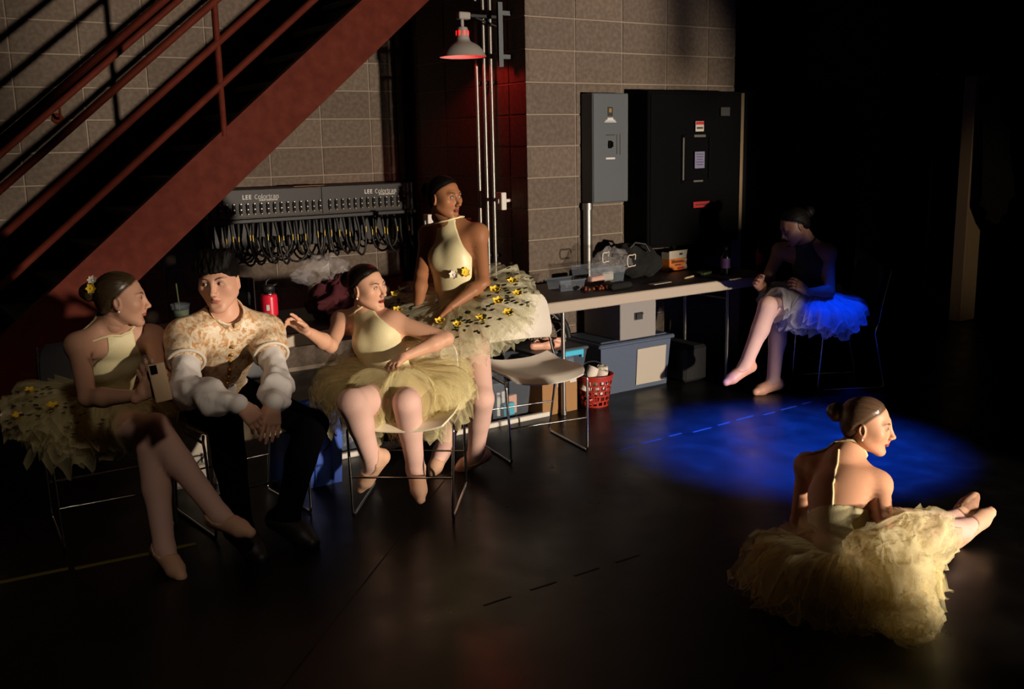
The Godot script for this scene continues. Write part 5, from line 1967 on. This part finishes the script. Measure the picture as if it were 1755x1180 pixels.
func billow(parent: Node, og: Vector3, ce: Vector3, r: Vector3, b: Basis, mt: Material, sd: int) -> void:
	# a loose swell of gathered net, two uneven skins of it
	var n := FastNoiseLite.new()
	n.seed = sd
	n.frequency = 2.6
	n.fractal_type = FastNoiseLite.FRACTAL_RIDGED
	n.fractal_octaves = 2
	var m := MB.new()
	m.org = og
	for L in 3:
		var pts := PackedVector3Array()
		var al := PackedFloat32Array()
		for i in 41:
			var th := PI * i / 40 - PI / 2
			for j in 72:
				var w := -TAU * j / 72
				var u := Vector3(cos(th) * cos(w), sin(th), cos(th) * sin(w))
				var e := n.get_noise_3dv(u * 0.42 + Vector3(L * 0.6, sd, 0))
				var f := sin(w * 6.0 + e * 6.0 + th * 3.0 + L) * 0.5 + 0.5
				var p := ce + b * (u * r * (0.72 + 0.15 * L + 0.30 * e + 0.11 * f))
				p.y = maxf(p.y, 0.012 + 0.01 * f)
				pts.append(p)
				al.append(0.45 + 0.55 * f + 0.3 * e)
		var i0 := m.v.size()
		m.grid(41, 72, pts, true)
		for k in range(i0, m.v.size()): m.c[k] = Color(1, 1, 1, clampf(al[k - i0], 0.3, 1.3))
	part("net_billow", m, mt, parent)

func palette(skin: String, lips: String, iris: String, hair := "0b0806", boy := false) -> Dictionary:
	var c := lin(skin)
	return {"skin": c, "blush": c.lerp(lin("c46a56"), 0.4), "shadow": c.lerp(lin("6b4436"), 0.5), "lips": lin(lips), "brow": lin("2a1c14"), "white": lin("b5aea6"), "hair": lin(hair), "boy": boy, "iris": lin(iris)}

func people() -> void:
	HEAD = head_field(false)
	HEAD_BOY = head_field(true)
	HAIR = hair_mesh(false)
	HAIR_BOY = hair_mesh(true)
	var sk := skin_mat("skin")
	var hm := {}
	for q in [["blonde", "40321f"], ["dark", "120b07"], ["black", "0b0806"], ["fair", "604a38"]]:
		var h := mat("hair_" + q[0], q[1], 0.34)
		h.vertex_color_use_as_albedo = true
		if q[0] == "black":
			h.roughness = 0.6
			h.metallic_specular = 0.25
		hm[q[0]] = h
	var yl := mat("yellow_leotard", "ffffff", 0.42)
	yl.albedo_texture = noise_tex(0.16, [[0.0, "dfd5a4"], [0.55, "e8deb0"], [0.8, "eee6bf"], [1.0, "fbf6da"]], FastNoiseLite.TYPE_CELLULAR, 256, 1)
	yl.heightmap_enabled = true
	yl.heightmap_texture = noise_tex(0.12, [[0.0, "000000"], [1.0, "ffffff"]], FastNoiseLite.TYPE_CELLULAR, 256, 1)
	yl.heightmap_scale = 0.04
	tri_map(yl, 6.0, false)
	var tg := mat("pink_tights", "dcb4a6", 0.72)
	tg.rim_enabled = true
	tg.rim = 0.25
	var sh := mat("ballet_canvas", "d3a98c", 0.7)
	var net := tulle("yellow_net", "f2e8b2", 0.42)
	var net2 := tulle("pale_net", "e9e7c6", 0.40)
	var net3 := tulle("petal_net", "d9d9de", 0.8)
	var relaxed := [[0.25, 0.35, 0.25], [0.3, 0.4, 0.3], [0.35, 0.45, 0.3], [0.4, 0.5, 0.35]]
	var flat := [[0.08, 0.12, 0.1], [0.1, 0.14, 0.1], [0.12, 0.16, 0.12], [0.15, 0.2, 0.15]]
	var grip := [[0.35, 0.55, 0.4], [0.4, 0.6, 0.4], [0.45, 0.65, 0.45], [0.5, 0.7, 0.5]]

	# ---- dancer with the phone
	var J: Dictionary = SIT_PHONE
	var o := {"label": "seated dancer in yellow tutu, legs crossed, holding a phone, flowers beside her bun", "face": Vector3(0.91, -0.05, 0.36), "pal": palette("c99a80", "a8605a", "4a3524", "40321f"), "skin": sk, "hair": hm.blonde, "hair_flower": true, "earring": true,
		"pelvis_up": Vector3(0, 1, 0.1), "hands": [[J.wrR, Vector3(0.85, 0.5, 0.25), Vector3(0, 0.1, -1), 1.0, grip], [J.wrL, Vector3(-0.35, 0.8, 0.25), Vector3(0.3, 0.1, -1), -1.0, grip]]}
	var w := person(J, o)
	leotard(w, J, o, yl)
	tights(w, J, o, tg, sh)
	var ce: Vector3 = J.pelvis + Vector3(0.0, 0.085, 0.03)
	var ax := look(Vector3(0.1, -0.12, 1))
	var tt := tutu(w, o.og, ce, ax, 0.44, 7, 0.12, [[J.hipR, J.knR, 0.08], [J.hipL, J.knL, 0.075]], net, 21, 0.012, 1.0, 0.05, "tutu", 0.0, 0.25, 0.03)
	garland(tt, o.og, 0.44, ax, [[2.6, 0.33, 0.022], [3.0, 0.38, 0.02], [2.2, 0.36, 0.018], [1.7, 0.33, 0.022], [3.5, 0.3, 0.02], [0.9, 0.32, 0.022], [0.5, 0.36, 0.02]])
	var ph := thing("phone", "pale smartphone with dark camera lenses held up by the dancer with crossed legs", "phone", Vector3(0.945, 0.80, -3.745), 0.35)
	ph.rotation.x = -0.25
	var m := MB.new()
	m.box(Vector3.ZERO, Vector3(0.072, 0.146, 0.008), 0.004)
	part("case", m, M.wood_pale, ph)
	m = MB.new()
	m.box(Vector3(0, 0, -0.0045), Vector3(0.066, 0.14, 0.001))
	part("screen", m, M.black_gloss, ph)
	m = MB.new()
	m.box(Vector3(-0.017, 0.05, 0.005), Vector3(0.03, 0.034, 0.003), 0.003)
	for q in [[-0.024, 0.057], [-0.010, 0.05], [-0.024, 0.043]]:
		cyl(Vector3(q[0], q[1], 0.004), Vector3(q[0], q[1], 0.009), 0.006, m, 12)
	part("camera_lens", m, M.black_gloss, ph)

	# ---- boy
	J = BOY
	o = {"label": "seated boy in gold and white brocade vest with puffed white sleeves", "boy": true, "scale": 1.06, "face": Vector3(-0.60, -0.1, 0.79), "roll": 0.06, "gaze": TOWARD * 0.8 - RIGHT * 0.5 + Vector3(0, -0.2, 0), "head_scale": 1.02, "pal": palette("cf9f86", "a8675c", "2e2018", "0b0806", true), "skin": sk, "hair": hm.black,
		"pelvis_up": Vector3(0, 1, 0.1), "hands": [[J.wrR, Vector3(0.5, -0.65, 0.35), Vector3(-0.2, -0.3, -1), 1.0, relaxed], [J.wrL, Vector3(-0.25, -0.9, 0.3), Vector3(0.1, 0.1, -1), -1.0, flat]]}
	w = person(J, o)
	boy_clothes(w, J, o)

	# ---- reaching dancer
	J = REACH
	o = {"label": "seated dancer in yellow tutu turning her head and reaching out one hand", "face": Vector3(0.40, -0.02, 0.91), "roll": 0.06, "gaze": RIGHT, "pal": palette("d3a387", "7a2a30", "5a5648", "120b07"), "skin": sk, "hair": hm.dark, "earring": true,
		"pelvis_up": Vector3(0, 1, 0), "hands": [[J.wrR, Vector3(-0.72, 0.62, 0.25), TOWARD * 0.7 + Vector3(-0.2, -0.5, 0), 1.0, [[0.05, 0.15, 0.15], [0.35, 0.4, 0.3], [0.5, 0.55, 0.4], [0.6, 0.6, 0.4]]], [J.wrL, J.haL - J.wrL, Vector3(0, -1, 0.2), -1.0, relaxed]]}
	w = person(J, o)
	leotard(w, J, o, yl)
	tights(w, J, o, tg, sh)
	ce = J.pelvis + Vector3(0.0, 0.075, -0.03)
	ax = look(Vector3(-0.6, -0.2, 0.77))
	tutu(w, o.og, ce, ax, 0.44, 8, 0.13, [[J.hipR, J.knR, 0.085], [J.hipL, J.knL, 0.085]], net, 5, 0.012, 1.2, 0.05, "tutu", 0.0, 0.24)

	# ---- standing dancer
	J = STAND
	o = {"label": "standing dancer in yellow halter leotard, flowered tutu tilted up, hand resting on it", "face": Vector3(0.31, -0.06, 0.95), "gaze": RIGHT, "pal": palette("9a6848", "7a3a36", "20140e"), "skin": sk, "hair": hm.black,
		"hands": [[J.wrL, J.haL - J.wrL, Vector3(0.1, -1, 0.25), -1.0, flat], [J.wrR, J.haR - J.wrR, Vector3(0, -1, 0.2), 1.0, relaxed]]}
	w = person(J, o)
	leotard(w, J, o, yl)
	tights(w, J, o, tg, sh)
	ce = J.pelvis + Vector3(-0.01, 0.10, 0.01)
	var uy: Vector3 = (Vector3.UP + TOWARD * 0.36 - RIGHT * 0.16).normalized()
	var ux: Vector3 = (RIGHT - uy * RIGHT.dot(uy)).normalized()
	ax = Basis(ux, uy, ux.cross(uy))
	tt = tutu(w, o.og, ce, ax, 0.45, 7, 0.10, [[J.hipL, J.knL, 0.07]], net2, 77, 0.012, 0.7, 0.04, "tutu", 0.0, 0.0, 0.02)
	garland(tt, o.og, 0.45, ax, [[0.1, 0.2, 0.024], [0.25, 0.36, 0.022], [0.55, 0.27, 0.026], [0.8, 0.38, 0.024], [1.1, 0.3, 0.024], [1.5, 0.36, 0.02], [-0.2, 0.3, 0.022], [-0.4, 0.39, 0.02], [2.3, 0.33, 0.024], [2.7, 0.38, 0.02], [3.0, 0.3, 0.022], [3.5, 0.36, 0.02], [1.85, 0.28, 0.022]], [[J.elL, J.wrL], [J.wrL, J.haL + (J.haL - J.wrL)]])
	m = MB.new()
	m.org = o.og
	var mid: Vector3 = J.pelvis.lerp(J.neck, 0.42)
	var d1: Vector3 = (o.tb.x * 0.85 + o.tb.z * 0.5).normalized()
	var d2: Vector3 = (o.tb.x * 0.5 + o.tb.z * 0.85).normalized()
	flower(m, surf(o.f, mid, d1) + d1 * 0.01, d1, 0.027, 6, 0.2)
	part("bodice_flower", m, M.petal_yellow, w, "yellow cloth flower at the waist")
	m = MB.new()
	m.org = o.og
	flower(m, surf(o.f, mid - Vector3(0, 0.01, 0), d2) + d2 * 0.01, d2, 0.025, 7, 0.5)
	part("bodice_flower", m, M.petal_white, w, "white cloth flower at the waist")

	# ---- dancer lit blue
	J = BLUE
	o = {"label": "dancer seated in shadow at the table end, only her petal tutu lit blue", "face": -RIGHT * 0.85 + TOWARD * 0.1 + Vector3(0, -0.5, 0), "pal": palette("8a6450", "6a3a34", "2a1c14"), "skin": sk, "hair": hm.black,
		"pelvis_up": Vector3(0, 1, 0), "hands": [[J.wrR, J.haR - J.wrR, Vector3(0, -0.2, 1), 1.0, grip], [J.wrL, J.haL - J.wrL, Vector3(0, -0.2, -1), -1.0, grip]]}
	w = person(J, o)
	leotard(w, J, o, mat("shaded_leotard", "14161f", 0.7))  # leotard and skin coloured darker to deepen the shade on her
	tights(w, J, o, tg, M.pink_satin, "pointe_shoe")
	ce = J.pelvis + Vector3(-0.09, 0.075, 0.0)
	uy = (Vector3.UP + TOWARD * 0.22 + RIGHT * 0.08).normalized()
	ux = (RIGHT - uy * RIGHT.dot(uy)).normalized()
	tutu(w, o.og, ce, Basis(ux, uy, ux.cross(uy)), 0.36, 6, 0.07, [[J.hipR, J.knR, 0.08], [J.hipL, J.knL, 0.08]], net3, 13, 0.012, 0.6, 0.03, "tutu", 1.0)

	# ---- dancer on the floor
	J = FLOOR
	o = {"label": "dancer sitting on the floor with bare back to us and legs stretched right", "face": Vector3(0.46, -0.10, 0.86), "pal": palette("d6a181", "a04c4a", "5a4a38", "604a38"), "skin": sk, "hair": hm.fair, "earring": true, "back_low": 0.42,
		"pelvis_up": Vector3(0.2, 1, -0.1), "hands": [[J.wrR, J.haR - J.wrR, Vector3(0, -1, 0.1), 1.0, relaxed], [J.wrL, J.haL - J.wrL, Vector3(0, -1, 0), -1.0, relaxed]]}
	w = person(J, o)
	leotard(w, J, o, yl)
	tights(w, J, o, tg, sh)
	m = MB.new()
	m.org = o.og
	var tb: Basis = o.tb
	var st := []
	for k in 9:
		var v := lerpf(1.0, 0.36, k / 8.0)
		st.append(surf(o.f, J.pelvis.lerp(J.neck, v), -tb.z) - tb.z * 0.001)
	m.tube(st, 0.0052, 6)
	part("back_strap", m, yl, w, "narrow strap down the bare back")
	ce = J.pelvis + Vector3(-0.01, 0.05, 0.03)
	ax = look(Vector3(1, -0.1, 0))
	tutu(w, o.og, ce, ax, 0.40, 6, 0.17, [[J.hipR, J.knR, 0.09], [J.hipL, J.knL, 0.09], [J.knR, J.anR, 0.06]], net, 41, 0.012, 1.7)
	var soft := tulle("soft_net", "f5edc4", 0.34)
	billow(w, o.og, Vector3(2.86, 0.15, -1.95), Vector3(0.15, 0.14, 0.13), Basis(Vector3.UP, 0.5) * Basis(Vector3.BACK, 0.5), soft, 3)
	billow(w, o.og, Vector3(3.08, 0.19, -2.0), Vector3(0.16, 0.10, 0.11), Basis(Vector3.UP, -0.2) * Basis(Vector3.BACK, 0.25), soft, 8)
	billow(w, o.og, Vector3(2.82, 0.07, -1.84), Vector3(0.14, 0.07, 0.09), Basis(Vector3.UP, 0.9), soft, 12)

func boy_clothes(who: Node3D, J: Dictionary, o: Dictionary) -> void:
	var tb: Basis = o.tb
	var og: Vector3 = o.og
	var vest := mat("brocade", "ffffff", 0.55)
	vest.albedo_texture = noise_tex(0.016, [[0.0, "b98548"], [0.22, "a8713a"], [0.34, "d9c9ac"], [0.46, "e0d4bd"], [0.55, "ddcfb4"], [0.62, "bb8850"], [0.74, "b37c42"], [0.82, "e2d7c2"], [1.0, "c99c62"]], FastNoiseLite.TYPE_SIMPLEX_SMOOTH, 512, 3, 42.0, 6)
	tri_map(vest, 2.0, false)
	var shirt := mat("white_shirt", "e2ddd8", 0.85)
	var tr := mat("black_trousers", "050506", 1.0)
	tr.metallic_specular = 0.1
	var up := tb.y
	var white := func(_p, _n): return Color.WHITE
	# trousers and shoes
	var m := MB.new()
	m.org = og
	var f: Fld = o.lower.cut(0.012, func(p): return minf((p - J.pelvis).dot(o.pb.y) - 0.06, 0.27 - (p - Geometry3D.get_closest_point_to_segment(p, J.pelvis, J.neck)).length()))
	f.add_to(m, white)
	part("trousers", m, tr, who)
	for k in ["L", "R"]:
		var an: Vector3 = J["an" + k]
		var fd: Vector3 = (J["toe" + k] - an).normalized()
		f = o.lower.cut(0.017, func(p):
			var q: Vector3 = p - an
			return maxf((q - fd * clampf(q.dot(fd), -0.04, 0.19)).length() - 0.09, q.y - 0.0))
		m = MB.new()
		m.org = og
		f.add_to(m, white)
		part("shoe", m, M.black_rubber, who)
	# shirt: sleeves and tail
	var nz := FastNoiseLite.new()
	nz.frequency = 7.0
	nz.fractal_octaves = 2
	var B := bounds(J)
	for k in ["L", "R"]:
		var g := Fld.new(B[0], B[1], 0.011)
		var s: Vector3 = J["sh" + k]
		var e: Vector3 = J["el" + k]
		var w: Vector3 = J["wr" + k]
		g.cone(s.lerp(e, 0.2), e, 0.054, 0.058, 0.03)
		g.cone(e, e.lerp(w, 0.55), 0.060, 0.068, 0.03)
		g.cone(e.lerp(w, 0.55), e.lerp(w, 0.86), 0.066, 0.042, 0.02)
		for j in 4:
			var c := e.lerp(w, 0.12 + j * 0.2)
			g.ell(c, tb, Vector3(0.066, 0.03, 0.066), 0.014)
		g.ruffle(nz, 0.024, func(p): return smoothstep(0.1, 0.2, (p - s).length()))
		g.cone(e.lerp(w, 0.84), e.lerp(w, 0.98), 0.04, 0.037, 0.006)
		g.ell(e.lerp(w, 0.97), Basis.IDENTITY, Vector3.ONE * 0.041, 0.004)
		m = MB.new()
		m.org = og
		g.add_to(m, white)
		part("sleeve", m, shirt, who)
	f = o.trunk.cut(0.017, func(p): return maxf((p - J.pelvis).dot(o.pb.y) - 0.1, -(p - J.pelvis).dot(o.pb.y) - 0.05))
	f.ruffle(nz, 0.03, func(_p): return 1.0)
	m = MB.new()
	m.org = og
	f.add_to(m, white)
	part("shirt_tail", m, shirt, who)
	# vest
	var v: Fld = o.trunk.copy()
	for k in ["L", "R"]:
		var s: Vector3 = J["sh" + k]
		var out: Vector3 = (s - J.neck).normalized()
		v.cone(J.neck.lerp(s, 0.3) - up * 0.01, s + up * 0.012, 0.05, 0.056, 0.04)
		v.ell(s, tb, Vector3.ONE * 0.07, 0.02)
		v.cone(s, s.lerp(J["el" + k], 0.27), 0.062, 0.066, 0.015)
	v.ell(J.neck - up * 0.01, tb, Vector3(0.075, 0.05, 0.065), 0.03)
	v = v.cut(0.017, func(p):
		var q: Vector3 = p - J.pelvis
		var y := q.dot(up)
		var z := q.dot(tb.z)
		var x := absf(q.dot(tb.x))
		var L: float = (J.neck - J.pelvis).length()
		var e: Vector3 = p - J.neck
		var nk: float = 0.07 - (e - up * clampf(e.dot(up), 0.015, 0.3)).length()
		return maxf(maxf(0.01 - y - 0.5 * maxf(0.0, 0.05 - x), y - L - 0.06), maxf(nk, x - 0.31)))
	m = MB.new()
	m.org = og
	v.add_to(m, white)
	var vs := part("vest", m, vest, who)
	m = MB.new()
	m.org = og
	var rows := 6
	var cols := 40
	var pts := PackedVector3Array()
	for i in rows:
		for j in cols:
			var w := 0.16 + (TAU - 0.32) * j / (cols - 1) + PI / 2
			var h := lerpf(-0.03, 0.07, i / 5.0)
			var fr := sin(w)
			pts.append(J.neck + up * (h - 0.018 * fr) + tb.x * cos(w) * (0.077 - 0.1 * h) + tb.z * (fr * 0.074 + 0.008 + 0.2 * h))
	m.shell(rows, cols, pts, -0.005)
	part("collar", m, vest, vs)
	for k in 7:
		var y := lerpf(0.90, 0.32, k / 6.0)
		var c: Vector3 = J.pelvis.lerp(J.neck, y)
		var lo := 0.05
		var hi := 0.22
		for it in 20:
			var md := (lo + hi) / 2
			var p: Vector3 = c + tb.z * md
			var g := Vector3i(((p - v.o) / v.c).round())
			if v.d[(g.z * v.ny + g.y) * v.nx + g.x] < 0: lo = md
			else: hi = md
		m = MB.new()
		m.org = og
		m.ball(c + tb.z * (lo + 0.006), Vector3.ONE * 0.0085, Basis.IDENTITY, 8, 12)
		part("button", m, M.gold, vs, "round gold button")
	for k in ["L", "R"]:
		m = MB.new()
		m.org = og
		var s: Vector3 = J["sh" + k]
		var out: Vector3 = (s - J.neck).normalized()
		var e: Vector3 = J["el" + k]
		var dr := (e - s).normalized()
		var rx := dr.cross(out).normalized()
		var ry := dr.cross(rx)
		var ring := []
		for j in 28: ring.append(s.lerp(e, 0.44) + (rx * cos(TAU * j / 28) + ry * sin(TAU * j / 28)) * 0.071)
		m.tube(ring, 0.0075, 6, -1.0, true)
		part("braid", m, M.cloth_white, vs, "pale braid edging of the shoulder wing")
